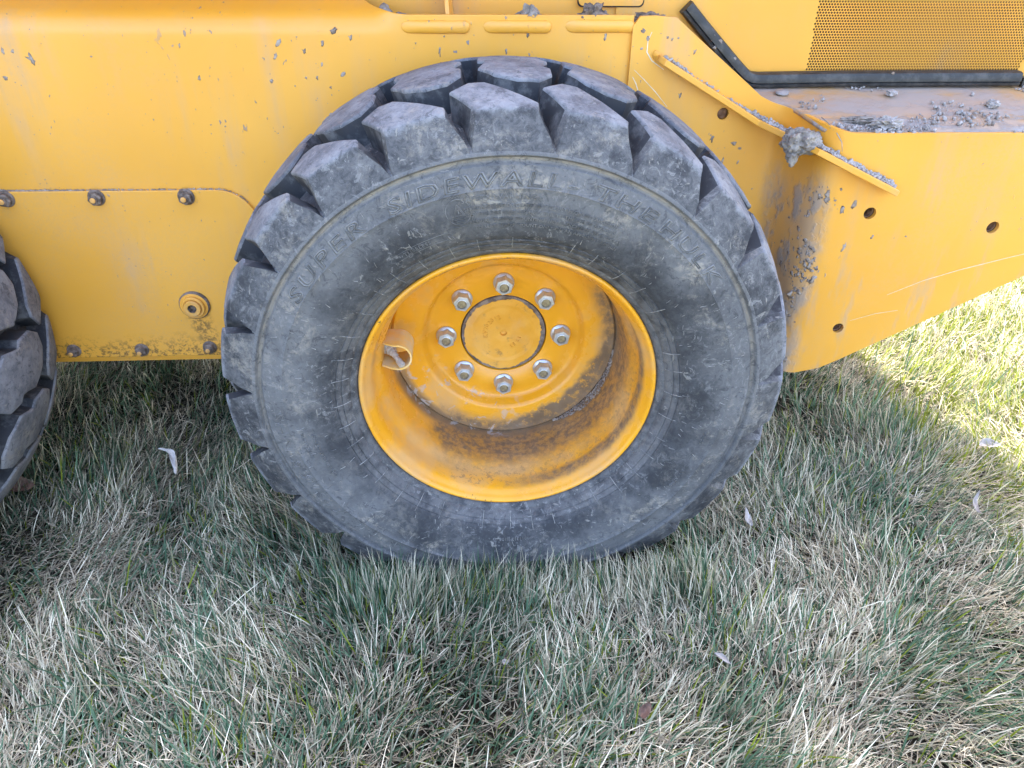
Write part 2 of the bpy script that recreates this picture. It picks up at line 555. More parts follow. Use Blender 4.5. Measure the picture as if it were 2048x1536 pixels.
# ---------------------------------------------------------------- the machine
loader = empty("skid_steer_loader", (0, 0, 0))
tag(loader, "yellow wheeled loader standing on the grass with mud on its side plates", "loader")
OFF = (0, 0, HUB)                 # panels are modelled relative to the rear wheel's centre
YP = 0.34                         # outer face of the side plate behind the wheels


def smooth01(a):
    a = max(0.0, min(1.0, a))
    return a * a * (3 - 2 * a)

# --- long side plate left of the seam: upright sheet, leaning back along its top edge
def side_plate():
    prof = [(YP, -0.135), (YP, 0.0), (YP, 0.15), (YP, 0.30), (YP, 0.40), (YP, 0.455)]
    rb, a1 = 0.040, R(66)
    cz = 0.463
    for i in range(0, 9):
        a = a1 * i / 8
        prof.append((YP + rb * (1 - math.cos(a)), cz + rb * math.sin(a)))
    py, pz = prof[-1]
    for s in (0.02, 0.05, 0.09):
        prof.append((py + s * math.sin(a1), pz + s * math.cos(a1)))
    L = [0]
    for i in range(1, len(prof)):
        L.append(L[-1] + math.dist(prof[i], prof[i - 1]))
    flat = L[5] + (0.4935 - 0.455)
    xs = list(np.linspace(-1.75, -0.26, 12)) + [-0.235, -0.22, -0.21, -0.203, -0.196, -0.189, -0.178, -0.166, -0.150, -0.13] + list(np.linspace(-0.05, 0.216, 5))
    V, F = [], []
    k = len(prof)
    for x in xs:
        if x <= -0.222:
            lim = L[-1]
        elif x >= -0.150:
            lim = flat
        else:
            lim = flat + (0.045) * ((-0.150 - x) / 0.072) ** 2.0
        # right of the curve the sheet stays upright
        up = 1 - smooth01((x + 0.205) / 0.05)
        for i in range(k):
            s = L[i] if L[i] < lim else lim
            j = max(q for q in range(k) if L[q] <= s + 1e-9)
            if j >= k - 1:
                yy, zz = prof[-1]
            else:
                f = (s - L[j]) / (L[j + 1] - L[j])
                yy = prof[j][0] + f * (prof[j + 1][0] - prof[j][0])
                zz = prof[j][1] + f * (prof[j + 1][1] - prof[j][1])
            zs = -0.135 + s
            V.append((x, YP + (yy - YP) * up, zs + (zz - zs) * up))
    n = len(xs)
    for c in range(n - 1):
        for i in range(k - 1):
            F.append((c * k + i, (c + 1) * k + i, (c + 1) * k + i + 1, c * k + i + 1))
    me = mesh("side_plate", V, F)
    bm = bmesh.new()
    bm.from_mesh(me)
    bmesh.ops.remove_doubles(bm, verts=bm.verts, dist=0.0004)
    bm.to_mesh(me)
    bm.free()
    o = link("side_plate", me, M['panel'], loader, OFF, True, 40)
    sd = o.modifiers.new("solid", 'SOLIDIFY')
    sd.thickness = 0.008
    sd.offset = -1
    bevel(o, 0.0012, 2, 60)
    return o

plate = side_plate()

# raised stiffening beads pressed into the plate
def bead(x0, x1, zc, parent):
    rr, hh = 0.0098, 0.0062
    mb = MB()
    nseg, ns = 22, 10
    V, F = [], []
    xs = []
    for i in range(9):
        a = math.pi / 2 * i / 8
        xs.append((x0 + rr * 1.5 * (1 - math.cos(a)), math.sin(a)))
    xs += [(x0 + rr * 1.5 + (x1 - x0 - 2.5 * rr) * i / 12, 1) for i in range(1, 12)]
    for i in range(9):
        a = math.pi / 2 * i / 8
        xs.append((x1 - rr * (1 - math.sin(a)), math.cos(a)))
    for q, (x, w) in enumerate(xs):
        w = max(w, 0.02)
        wob = 1 + 0.05 * noise.noise(Vector((x * 60, 3.1, 0)))
        soft = smooth01((x - x0) / 0.03)
        for i in range(ns + 1):
            a = math.pi * i / ns
            V.append((x, YP - hh * w * (0.45 + 0.55 * soft) * math.sin(a) ** 0.75 + 0.0005, zc - rr * w * wob * math.cos(a)))
    for c in range(len(xs) - 1):
        for i in range(ns):
            F.append((c * (ns + 1) + i, (c + 1) * (ns + 1) + i, (c + 1) * (ns + 1) + i + 1, c * (ns + 1) + i + 1))
    mb.add(V, F)
    return mb.build("stiffening_bead", M['panel'], parent, (0, 0, 0), True, None)

for x0, x1, zc in ((-0.158, -0.048, 0.476), (-0.027, 0.083, 0.4765), (0.105, 0.219, 0.4775)):
    bead(x0, x1, zc, plate)

# --- rear plate: upright by the wheel, bent outward into the tail
PATH = []
def rear_path():
    pts = [(0.214, 0.334), (0.225, 0.334), (0.25, 0.334), (0.284, 0.334), (0.33, 0.334), (0.38, 0.334), (0.42, 0.334), (0.446, 0.334), (0.466, 0.334)]
    # concave bend then convex bend
    A, B, Cc = Vector((0.466, 0.334)), Vector((0.494, 0.334)), Vector((0.506, 0.300))
    for i in range(1, 9):
        t = i / 8
        pts.append(tuple((1 - t) ** 2 * A + 2 * t * (1 - t) * B + t * t * Cc))
    D, E2, F2 = Vector((0.521, 0.246)), Vector((0.531, 0.210)), Vector((0.566, 0.210))
    pts.append(tuple((Cc + D) / 2))
    for i in range(0, 9):
        t = i / 8
        pts.append(tuple((1 - t) ** 2 * D + 2 * t * (1 - t) * E2 + t * t * F2))
    pts += [(x, 0.21) for x in (0.61, 0.64, 0.68, 0.73, 0.80, 0.88, 0.945, 1.0, 1.06, 1.20)]
    return pts

def interp(x, xs, ys):
    return float(np.interp(x, xs, ys))

def rear_plate():
    pts = rear_path()
    nz = 14
    V, F = [], []
    for i, (x, y) in enumerate(pts):
        zt = interp(x, [0.214, 0.216, 0.221, 0.228, 0.278, 0.284, 0.290, 0.452, 0.475, 0.545, 0.56, 0.575, 1.20], [0.478, 0.486, 0.4915, 0.4935, 0.4935, 0.491, 0.486, 0.366, 0.358, 0.343, 0.3405, 0.3400, 0.3385])
        zb = interp(x, [0.2, 0.47, 0.52, 0.535, 0.55, 0.575, 0.600, 0.62, 0.945, 1.20], [-0.135, -0.135, -0.108, -0.110, -0.1125, -0.1125, -0.1075, -0.100, 0.086, 0.234])
        for q in range(nz + 1):
            V.append((x, y, zb + (zt - zb) * q / nz))
    k = nz + 1
    for c in range(len(pts) - 1):
        for q in range(nz):
            F.append((c * k + q, (c + 1) * k + q, (c + 1) * k + q + 1, c * k + q + 1))
    me = mesh("rear_plate", V, F)
    o = link("rear_plate", me, M['rear'], loader, OFF, True, 50)
    sd = o.modifiers.new("solid", 'SOLIDIFY')
    sd.thickness = 0.008
    sd.offset = -1
    # drilled holes
    cut = MB()
    for hx, hy, hz, rr in ((0.624, 0.21, 0.207, 0.0105), (0.851, 0.21, 0.179, 0.0108), (0.627, 0.21, -0.016, 0.0100), (0.384, 0.334, 0.342, 0.0098)):
        cut.lathe([(0.0001, -0.03), (rr, -0.03), (rr, 0.03), (0.0001, 0.03)], 28, c=(hx, hy, hz))
    co = cut.build("cutter", M['dark'], None, OFF)
    bo = o.modifiers.new("holes", 'BOOLEAN')
    bo.object = co
    bo.solver = 'EXACT'
    bpy.context.view_layer.update()
    dg = bpy.context.evaluated_depsgraph_get()
    nm = bpy.data.meshes.new_from_object(o.evaluated_get(dg))
    o.modifiers.clear()
    o.data = nm
    bpy.data.objects.remove(co)
    nm.set_sharp_from_angle(angle=R(40))
    bevel(o, 0.0010, 2, 60)
    return o

rear = rear_plate()
for hx, hy, hz, rr in ((0.624, 0.21, 0.207, 0.0105), (0.851, 0.21, 0.179, 0.0108), (0.627, 0.21, -0.016, 0.0100)):
    mb = MB()                     # threaded boss behind each hole
    mb.lathe([(rr + 0.006, 0.0085), (rr + 0.006, 0.028), (0.0001, 0.028)], 28, c=(hx, hy, hz))
    mb.lathe([(rr * 0.98, 0.0095), (rr * 0.80, 0.010), (rr * 0.80, 0.013), (rr * 0.92, 0.0135), (rr * 0.72, 0.017), (rr * 0.72, 0.0265), (0.0001, 0.027)], 28, c=(hx, hy, hz))
    mb.build("threaded_boss", M['rust'], rear)
mb = MB()
mb.lathe([(0.0001, 0.002), (0.006, 0.0022), (0.0085, 0.004), (0.0085, 0.008), (0.0115, 0.0085), (0.0115, 0.014), (0.0001, 0.014)], 24, c=(0.384, 0.334, 0.342))
mb.build("recessed_bolt", M['rust'], rear)

# --- sloping guide rib welded across the bend
def rib():
    outer = [(0.262, 0.318, 0.4365), (0.268, 0.306, 0.433), (0.375, 0.306, 0.374), (0.440, 0.304, 0.338), (0.478, 0.262, 0.3255), (0.505, 0.198, 0.3195), (0.560, 0.180, 0.295), (0.647, 0.180, 0.2555)]
    inner = [(0.259, 0.336, 0.4375), (0.268, 0.336, 0.433), (0.375, 0.336, 0.374), (0.445, 0.336, 0.336), (0.502, 0.315, 0.318), (0.522, 0.248, 0.306), (0.570, 0.2115, 0.290), (0.650, 0.212, 0.254)]
    th = 0.0095
    V, F = [], []
    for a, b in zip(outer, inner):
        V += [(a[0], a[1], a[2]), (b[0], b[1], b[2] + 0.001), (b[0] - 0.003, b[1], b[2] - th), (a[0] - 0.003, a[1], a[2] - th)]
    n = len(outer)
    for i in range(n - 1):
        for q in range(4):
            F.append((i * 4 + q, i * 4 + (q + 1) % 4, (i + 1) * 4 + (q + 1) % 4, (i + 1) * 4 + q))
    F += [(0, 1, 2, 3), tuple(range((n - 1) * 4, n * 4))[::-1]]
    mb = MB()
    mb.add(V, F)
    o = mb.build("guide_rib", M['panel'], loader, OFF, False)
    bevel(o, 0.0012, 2, 40)
    w = MB()
    w.tube([(0.255, 0.333, 0.4405), (0.256, 0.329, 0.437), (0.258, 0.333, 0.428)], [0.004, 0.0065, 0.004], 8)
    w.build("weld_bead", M['panel'], o)
    return o
rib_o = rib()

# --- deck plate behind the tail, running in under the hood
def deck():
    ed = [(x, y) for x, y in rear_path() if x > 0.448]
    xs0 = np.array([e[0] for e in ed])
    V, F = [], []
    ny = 10
    cols = [(0.330, 0.350)] + [(e[0] - 0.004 * (1 if e[0] < 0.55 else 0), e[1] + 0.0065) for e in ed]
    for x, y in cols:
        for q in range(ny + 1):
            f = q / ny
            yy = y + (0.45 - y) * f
            zz = 0.3360 + (yy - 0.21) * 0.172 + 0.0012 * noise.noise(Vector((x * 9, yy * 9, 0)))
            V.append((x, yy, zz))
    k = ny + 1
    for c in range(len(cols) - 1):
        for q in range(ny):
            F.append((c * k + q, (c + 1) * k + q, (c + 1) * k + q + 1, c * k + q + 1))
    me = mesh("deck_plate", V, F)
    o = link("deck_plate", me, M['deck'], loader, OFF, True, 50)
    sd = o.modifiers.new("solid", 'SOLIDIFY')
    sd.thickness = 0.006
    sd.offset = -1
    mb = MB()
    mb.lathe([(0.0001, -0.0025), (0.010, -0.0025), (0.0118, -0.0015), (0.012, 0.001)], 28)
    c = mb.build("deck_plug", M['deck'], o)
    c.rotation_euler = (R(-80), 0, 0)
    c.location = (0.497, 0.375, 0.3685)
    return o
deck_o = deck()

# --- hood side with its perforated field
def hood():
    YH = 0.42
    pit, row = 0.0050, 0.0050 * 0.866
    z0 = 0.3935
    rows = 34
    mb = MB()
    XL, XR = 0.20, 1.055
    rh = 0.0020
    oct_ = [(rh * math.cos(R(30 + 60 * i)), rh * math.sin(R(30 + 60 * i))) for i in range(6)]
    V, F = [], []
    def quad(x0, x1, za, zb):
        o = len(V)
        V.extend([(x0, YH, za), (x1, YH, za), (x1, YH, zb), (x0, YH, zb)])
        F.append((o, o + 1, o + 2, o + 3))
    for j in range(rows):
        zc = z0 + j * row
        za, zb = zc - row / 2, zc + row / 2
        st = 0.5 * (j % 2)
        k0 = math.ceil((0.5515 - j * 0.0001 - 0.0) / pit - st)
        k1 = math.floor((0.9435 + j * 0.0011) / pit - st)
        xa, xb = (k0 + st - 0.5) * pit, (k1 + st + 0.5) * pit
        quad(XL, xa, za, zb)
        quad(xb, XR, za, zb)
        for q in range(k0, k1 + 1):
            xc = (q + st) * pit
            o = len(V)
            x0, x1 = xc - pit / 2, xc + pit / 2
            V.extend([(x1, YH, zb), (xc, YH, zb), (x0, YH, zb), (x0, YH, za), (xc, YH, za), (x1, YH, za)])
            V.extend([(xc + a, YH, zc + b) for a, b in oct_])
            V.extend([(xc + a, YH + 0.0008, zc + b) for a, b in oct_])
            for i in range(6):
                n = (i + 1) % 6
                F.append((o + i, o + n, o + 6 + n, o + 6 + i))
                F.append((o + 6 + i, o + 6 + n, o + 12 + n, o + 12 + i))
    zt = z0 + (rows - 0.5) * row
    zb0 = z0 - row / 2
    for za, zb in ((0.355, zb0), (zt, 0.62), (0.62, 0.82)):
        quad(XL, XR, za, zb)
    o = len(V)                    # rear return and top
    V.extend([(XR, YH, 0.355), (XR, YH, 0.82), (XR, 1.28, 0.82), (XR, 1.28, 0.355), (XL, YH, 0.82), (XL, 1.28, 0.82)])
    F.append((o, o + 3, o + 2, o + 1))
    F.append((o + 1, o + 2, o + 5, o + 4))
    mb.add(V, F)
    me = mesh("hood_panel", mb.V, mb.F)
    ob = link("hood_panel", me, M['panel'], loader, OFF, False)
    bk = MB()
    bk.box((0.22, YH + 0.020, 0.36), (1.03, YH + 0.026, 0.60))
    for i in range(26):           # slats of the screen behind the perforations
        zz = 0.39 + i * 0.0086
        bk.box((0.53, YH + 0.013, zz), (1.02, YH + 0.0195, zz + 0.0026))
    bk.build("radiator_screen", M['inside'], ob, (0, 0, 0), False)
    return ob
hood_o = hood()

# --- body wall above the side plate with an access door and a gusset
mb = MB()
mb.box((-1.75, 0.425, 0.40), (0.205, 0.435, 0.95))
wall = mb.build("body_wall", M['panel'], loader, OFF, False)
mb = MB()
mb.box((-1.7, YP + 0.006, 0.470), (0.30, 0.426, 0.476))
mb.build("top_ledge", M['deck'], loader, OFF, False)
def door():
    x0, x1, z0, z1, rr = 0.135, 0.244, 0.4985, 0.72, 0.008
    P = []
    for cx, cz, a0 in ((x1 - rr, z0 + rr, -90), (x1 - rr, z1 - rr, 0), (x0 + rr, z1 - rr, 90), (x0 + rr, z0 + rr, 180)):
        for i in range(6):
            a = R(a0 + 90 * i / 5)
            P.append((cx + rr * math.cos(a), cz + rr * math.sin(a)))
    g = MB()
    n = len(P)
    g.add([(p[0] + (0.0022 if p[0] > 0.19 else -0.0022), 0.4185, p[1] + (0.0022 if p[1] > 0.6 else -0.0022)) for p in P], [tuple(range(n))])
    do = MB()
    do.add([(p[0], 0.4165, p[1]) for p in P] + [(p[0], 0.4255, p[1]) for p in P], [tuple(range(n))] + [(i, (i + 1) % n, n + (i + 1) % n, n + i) for i in range(n)])
    d = do.build("access_door", M['panel'], loader, OFF, False)
    g.build("door_gap", M['dark'], d, (0, 0, 0), False)
door()
mb = MB()
mb.add([(-0.098, 0.424, 0.60), (-0.086, 0.424, 0.60), (-0.086, 0.424, 0.476), (-0.074, 0.424, 0.476), (-0.092, 0.380, 0.60), (-0.086, 0.352, 0.476), (-0.080, 0.352, 0.476), (-0.086, 0.380, 0.60)],
       [(0, 4, 5, 2), (7, 1, 3, 6), (4, 7, 6, 5), (0, 1, 7, 4), (2, 5, 6, 3)])
mb.build("gusset", M['panel'], loader, OFF, False)

# --- black rubber seal under the hood edge
def seal():
    path = [(0.316, 0.4985), (0.345, 0.4705), (0.382, 0.436), (0.420, 0.4015), (0.436, 0.3885), (0.447, 0.3835), (0.462, 0.3818), (0.49, 0.3822), (0.62, 0.384), (0.80, 0.3845), (0.941, 0.3845)]
    sec = [(0.0125, 0.418), (0.0125, 0.404), (0.0105, 0.398), (0.004, 0.3955), (-0.003, 0.3955), (-0.0045, 0.3985), (-0.006, 0.3965), (-0.0100, 0.3975), (-0.0115, 0.402), (-0.0115, 0.418)]
    V, F = [], []
    k = len(sec)
    for i, p in enumerate(path):
        a = Vector(path[max(i - 1, 0)])
        b = Vector(path[min(i + 1, len(path) - 1)])
        d = (b - a).normalized()
        nrm = Vector((-d.y, d.x))
        for s, y in sec:
            V.append((p[0] + nrm.x * s, y, p[1] + nrm.y * s))
    for i in range(len(path) - 1):
        for q in range(k):
            F.append((i * k + q, i * k + (q + 1) % k, (i + 1) * k + (q + 1) % k, (i + 1) * k + q))
    F += [tuple(range(k)), tuple((len(path) - 1) * k + q for q in range(k))]
    mb = MB()
    mb.add(V, F)
    return mb.build("rubber_seal", M['seal'], loader, OFF, True, 40)
seal()
mb = MB()
mb.box((0.949, 0.402, 0.372), (1.03, 0.419, 0.386))
mb.build("hood_latch_block", M['seal'], loader, OFF, False)

# --- bolted chain case cover low on the side plate
def cover():
    x0, x1, z0, z1 = -1.75, -0.435, -0.122, 0.2155
    P = [(x0, z0), (x1, z0)]
    cxr = 0.066
    for i in range(9):
        a = R(90 * i / 8)
        P.append((x1 - cxr + cxr * math.cos(a), z1 - cxr + cxr * math.sin(a)))
    P.append((x0, z1))
    n = len(P)
    mb = MB()
    mb.add([(p[0], YP - 0.006, p[1]) for p in P] + [(p[0], YP + 0.0005, p[1]) for p in P], [tuple(range(n))] + [(i, (i + 1) % n, n + (i + 1) % n, n + i) for i in range(n)])
    o = mb.build("chaincase_cover", M['cover'], loader, OFF, False)
    bevel(o, 0.0012, 2, 60)
    return o
cov = cover()

def cover_bolt():
    mb = MB()
    mb.lathe([(0.0145, 0.0), (0.0148, -0.0015), (0.0135, -0.003), (0.0118, -0.0045)], 28, mi=0)
    V, F = [], []
    for i in range(6):
        a = R(60 * i + 12)
        for rr, y in ((0.0128, -0.002), (0.0122, -0.0105), (0.0098, -0.0125)):
            V.append((rr * math.cos(a), y, rr * math.sin(a)))
    for i in range(6):
        j = (i + 1) % 6
        for q in range(2):
            F.append((i * 3 + q, i * 3 + q + 1, j * 3 + q + 1, j * 3 + q))
    F.append(tuple(i * 3 + 2 for i in range(6)))
    mb.add(V, F, 0)
    mb.lathe([(0.0070, -0.012), (0.0068, -0.0150), (0.0052, -0.0168)], 20, mi=0, capend=True)
    mb.lathe([(0.0048, -0.0165), (0.0046, -0.0185), (0.0030, -0.0195)], 16, mi=1, capend=True)
    return mb
bolt_mesh = None
for i, (bx, bz) in enumerate(((-1.16, 0.2045), (-1.01, 0.2045), (-0.862, 0.2035), (-0.708, 0.2045), (-0.554, 0.2045), (-0.99, -0.104), (-0.843, -0.1045), (-0.712, -0.1055), (-0.579, -0.1025))):
    if bolt_mesh is None:
        b = cover_bolt().build("cover_bolt", [M['mudbrown'], M['panel']], cov)
        bolt_mesh = b.data
    else:
        b = bpy.data.objects.new("cover_bolt", bolt_mesh)
        COL.objects.link(b)
        b.parent = cov
    b.location = (bx, YP - 0.006, bz)
    b.rotation_euler = (0, i * 0.7, 0)
    if bz < 0:
        b.scale = (0.92, 0.95, 0.92)

mb = MB()
mb.lathe([(0.0285, 0.0), (0.0288, -0.004), (0.0270, -0.0065), (0.0262, -0.0072)], 40, mi=1)
mb.lathe([(0.0262, -0.0072), (0.0215, -0.0078), (0.0215, -0.0135), (0.0205, -0.0145), (0.0172, -0.0147), (0.0170, -0.0125), (0.0160, -0.0125), (0.0158, -0.0185), (0.0148, -0.0192), (0.0084, -0.0192)], 40, mi=0)
V, F = [], []
for i in range(6):
    a = R(60 * i)
    for rr, y in ((0.0084, -0.0192), (0.0080, -0.0185), (0.0076, -0.009)):
        V.append((rr * math.cos(a), y, rr * math.sin(a)))
for i in range(6):
    j = (i + 1) % 6
    for q in range(2):
        F.append((i * 3 + q, i * 3 + q + 1, j * 3 + q + 1, j * 3 + q))
F.append(tuple(i * 3 + 2 for i in range(6)))
mb.add(V, F, 1)
pl = mb.build("drain_plug", [M['cover'], M['mudbrown']], cov)
pl.location = (-0.587, YP - 0.006, -0.008)

# --- the rest of the machine: hull, cab and lift arm above the picture, far side plates, added sun blocker
mb = MB()
def prism_y(mb, P, y0, y1, mi=0):
    n = len(P)
    mb.add([(p[0], y0, p[1]) for p in P] + [(p[0], y1, p[1]) for p in P],
           [tuple(range(n)), tuple(range(n, 2 * n))] + [(i, (i + 1) % n, n + (i + 1) % n, n + i) for i in range(n)], mi)
prism_y(mb, [(-1.74, -0.130), (0.50, -0.130), (0.62, -0.095), (1.04, 0.135), (1.04, 0.352), (0.30, 0.352), (0.195, 0.46), (-1.74, 0.46)], 0.452, 1.25)
mb.build("hull", M['dark'], loader, OFF, False)
mb = MB()
prism_y(mb, [(-1.74, 0.47), (0.2095, 0.47), (0.2095, 0.90), (-0.05, 1.62), (-1.25, 1.62), (-1.35, 0.90), (-1.74, 0.62)], 0.440, 1.26)
mb.build("cab", M['panel'], loader, OFF, False)
mb = MB()
prism_y(mb, [(-1.75, -0.135), (0.52, -0.11), (0.62, -0.10), (1.06, 0.152), (1.06, 0.34), (0.45, 0.36), (0.28, 0.494), (-1.75, 0.494)], 1.36, 1.37)
mb.build("far_side_plate", M['panel'], loader, OFF, False)
mb = MB()
prism_y(mb, [(-1.9, 0.66), (-1.8, 0.82), (0.80, 1.18), (0.95, 1.12), (0.90, 1.02), (-0.2, 0.74), (-1.7, 0.60)], 0.24, 0.40)
mb.build("lift_arm", M['panel'], loader, OFF, False)
mb = MB()
PL = [(1.06, 0.43), (1.23, 0.43), (1.23, 0.62), (1.10, 1.12), (1.08, 1.27), (1.06, 1.27)]  # unseen block, plan shape made up to place the ground shadow's edge
mb.add([(a, b, 0.135) for a, b in PL] + [(a, b, 1.10) for a, b in PL], [tuple(range(6)), tuple(range(6, 12))] + [(i, (i + 1) % 6, 6 + (i + 1) % 6, 6 + i) for i in range(6)])
prism_y(mb, [(0.21, 0.83), (1.05, 0.83), (1.05, 1.10), (0.30, 1.26), (0.21, 1.26)], 0.44, 1.26)  # unseen upper block added to keep the sun off the tyre
mb.build("rear_sun_blocker", M['panel'], loader, OFF, False)

# ---------------------------------------------------------------- wheels
NL = 23
PITCH = 2 * math.pi / NL
YK = [-0.03, -0.011, 0.0, 0.03, 0.06, 0.10, 0.15, 0.20, 0.24, 0.27, 0.30, 0.311, 0.33]
RK = [0.400, 0.4320, 0.4365, 0.4445, 0.4505, 0.456, 0.4575, 0.456, 0.4505, 0.4445, 0.4365, 0.4320, 0.400]

def squash(p):
    """weight on the tyre: flat foot and a slight bulge low on the sidewall"""
    x, y, z = p
    if z < -0.338:
        z = -0.338 - 0.048 * (1 - math.exp(-(-0.338 - z) / 0.048))
    r = math.hypot(x, z)
    w = max(0.0, min(1.0, (-0.20 - p[2]) / 0.20)) ** 2 * max(0.0, min(1.0, (r - 0.24) / 0.06))
    if y < 0.12:
        y -= 0.007 * w
    elif y > 0.18:
        y += 0.012 * w
    return (x, y, z)

def densify(P, step):
    out = []
    n = len(P)
    for i in range(n):
        a, b = Vector(P[i]), Vector(P[(i + 1) % n])
        k = max(1, int((Vector(((b - a).x * 0.122, (b - a).y))).length / step))
        for q in range(k):
            out.append(tuple(a + (b - a) * (q / k)))
    return out

def offset_poly(P, d):
    """inset (d>0) of a counter-clockwise or clockwise outline given in metres"""
    n = len(P)
    area = sum(P[i][0] * P[(i + 1) % n][1] - P[(i + 1) % n][0] * P[i][1] for i in range(n))
    sg = 1 if area > 0 else -1
    out = []
    for i in range(n):
        a, b, c = Vector(P[i - 1]), Vector(P[i]), Vector(P[(i + 1) % n])
        e1, e2 = (b - a).normalized(), (c - b).normalized()
        n1, n2 = Vector((-e1.y, e1.x)) * sg, Vector((-e2.y, e2.x)) * sg
        nn = n1 + n2
        l = nn.length
        nn = nn / l if l > 1e-6 else n1
        s = 1 / max(0.55, nn.dot(n1))
        out.append(tuple(b + nn * d * s))
    return out

# outlines in (pitches along the tread, metres across)
LUG_OUT = [(0.165, -0.0105), (0.83, -0.0105), (0.84, 0.004), (0.56, 0.032), (0.29, 0.0605), (0.11, 0.0630), (-0.10, 0.043), (0.03, 0.017)]
LUG_MID = [(0.225, 0.122), (0.40, 0.085), (0.64, 0.067), (0.88, 0.069), (1.035, 0.094), (1.040, 0.128), (0.950, 0.138), (0.965, 0.150),
           (1.040, 0.178), (0.86, 0.217), (0.62, 0.236), (0.38, 0.234), (0.230, 0.208), (0.225, 0.172), (0.315, 0.162), (0.295, 0.150)]
LUG_FAR = [(1.26 - u, 0.30 - y) for u, y in LUG_OUT]

def lug_mesh(poly, ang0, side, seed):
    """one tread block; its flanks run down into the carcass"""
    R0 = 0.45
    P = [(u * PITCH * R0, y) for u, y in densify(poly, 0.009)]
    n = len(P)
    rings = []
    depth = 0.048
    wear = 0.0012 * math.sin(seed * 12.9898)
    for ins, t in ((-0.0040, depth), (-0.0022, depth * 0.62), (-0.0010, depth * 0.30), (0.0, 0.0042), (0.0002, 0.0024), (0.0009, 0.0009), (0.0022, 0.0002), (0.0036, 0.0)):
        rings.append(([p for p in (offset_poly(P, ins) if ins else P)], t))
    inner = rings[-1][0]
    c = (sum(p[0] for p in inner) / n, sum(p[1] for p in inner) / n)
    for f in (0.72, 0.42, 0.15):
        rings.append(([(c[0] + (p[0] - c[0]) * f, c[1] + (p[1] - c[1]) * f) for p in inner], 0.0))
    V, F = [], []
    for ring, t in rings:
        for (s, y) in ring:
            yc = min(max(y, -0.0115), 0.3115)
            rr = interp(yc, YK, RK) - t + wear * (1 - t / depth)
            yy = y
            fl = 0.0
            if side < 0:
                fl = max(0.0, 1 - max(y + 0.0105, 0) / 0.030)
            elif side > 0:
                fl = max(0.0, 1 - max(0.3105 - y, 0) / 0.030)
            if fl > 0:
                um = 0.485 if side < 0 else 1.26 - 0.485
                q_ = (s / (PITCH * R0) - um) / 0.315
                if side > 0:
                    q_ = -q_
                grow = (0.17 * max(q_, 0) + 0.07 * min(q_, 0)) * PITCH * R0 * (1 if side < 0 else -1)
                s = s + fl * grow * min(1.0, max(0.0, t - 0.002) / 0.036) ** 1.15
            if side < 0:
                wgt = max(0.0, 1 - max(y + 0.0105, 0) / 0.022)
                yy = y - wgt * 0.0175 * min(1.0, max(0.0, t - 0.003) / 0.036)
            elif side > 0:
                wgt = max(0.0, 1 - max(0.3105 - y, 0) / 0.022)
                yy = y + wgt * 0.0175 * min(1.0, max(0.0, t - 0.003) / 0.036)
            a = ang0 - s / R0
            x, z = rr * math.cos(a), rr * math.sin(a)
            q = noise.noise(Vector((x * 38, yy * 38, z * 38 + seed))) * 0.00035
            x, z = x * (1 + q * 0.8 / 0.45), z * (1 + q * 0.8 / 0.45)
            V.append(squash((x, yy, z)))
    k = len(rings)
    mi = []
    for i in range(k - 1):
        for q in range(n):
            F.append((i * n + q, i * n + (q + 1) % n, (i + 1) * n + (q + 1) % n, (i + 1) * n + q))
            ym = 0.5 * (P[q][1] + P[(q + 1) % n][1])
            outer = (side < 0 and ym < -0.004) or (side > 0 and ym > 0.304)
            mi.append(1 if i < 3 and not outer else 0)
    F.append(tuple((k - 1) * n + q for q in range(n)))
    mi.append(0)
    return V, F, mi

def carcass():
    prof = [(0.2325, 0.012), (0.2335, 0.004), (0.2375, -0.0015), (0.2420, -0.0060), (0.2445, -0.0066), (0.2452, -0.0086), (0.2500, -0.0135),
            (0.2555, -0.0182), (0.2568, -0.0172), (0.2580, -0.0198), (0.2640, -0.0236), (0.2652, -0.0226), (0.2666, -0.0250),
            (0.274, -0.0288), (0.285, -0.0328), (0.300, -0.0362), (0.315, -0.0378), (0.330, -0.0384), (0.3385, -0.0384), (0.3400, -0.0392), (0.3412, -0.0382),
            (0.352, -0.0372), (0.362, -0.0350), (0.3685, -0.0335), (0.3705, -0.0300), (0.3735, -0.0270), (0.3768, -0.0278), (0.3790, -0.0318),
            (0.3805, -0.0330), (0.3840, -0.0322), (0.3868, -0.0298), (0.3878, -0.0268), (0.3900, -0.0255), (0.3935, -0.0150), (0.3985, 0.004), (0.4050, 0.022),
            (0.4120, 0.050), (0.4180, 0.090), (0.4200, 0.150)]
    full = prof + [(r, 0.30 - y) for r, y in prof[::-1][1:]]
    n = 184
    V, F = [], []
    k = len(full)
    for i in range(n):
        a = 2 * math.pi * i / n
        for r, y in full:
            e = noise.noise(Vector((math.cos(a) * r * 14, y * 14, math.sin(a) * r * 14))) * 0.0012
            V.append(squash(((r + e) * math.cos(a), y, (r + e) * math.sin(a))))
    for i in range(n):
        j = (i + 1) % n
        for q in range(k - 1):
            F.append((i * k + q, i * k + q + 1, j * k + q + 1, j * k + q))
    return V, F

SIDE_R = [0.2666, 0.274, 0.285, 0.300, 0.315, 0.330, 0.352, 0.362, 0.3685]
SIDE_Y = [-0.0250, -0.0288, -0.0328, -0.0362, -0.0378, -0.0384, -0.0372, -0.0350, -0.0335]

def side_y(r):
    return interp(r, SIDE_R, SIDE_Y)

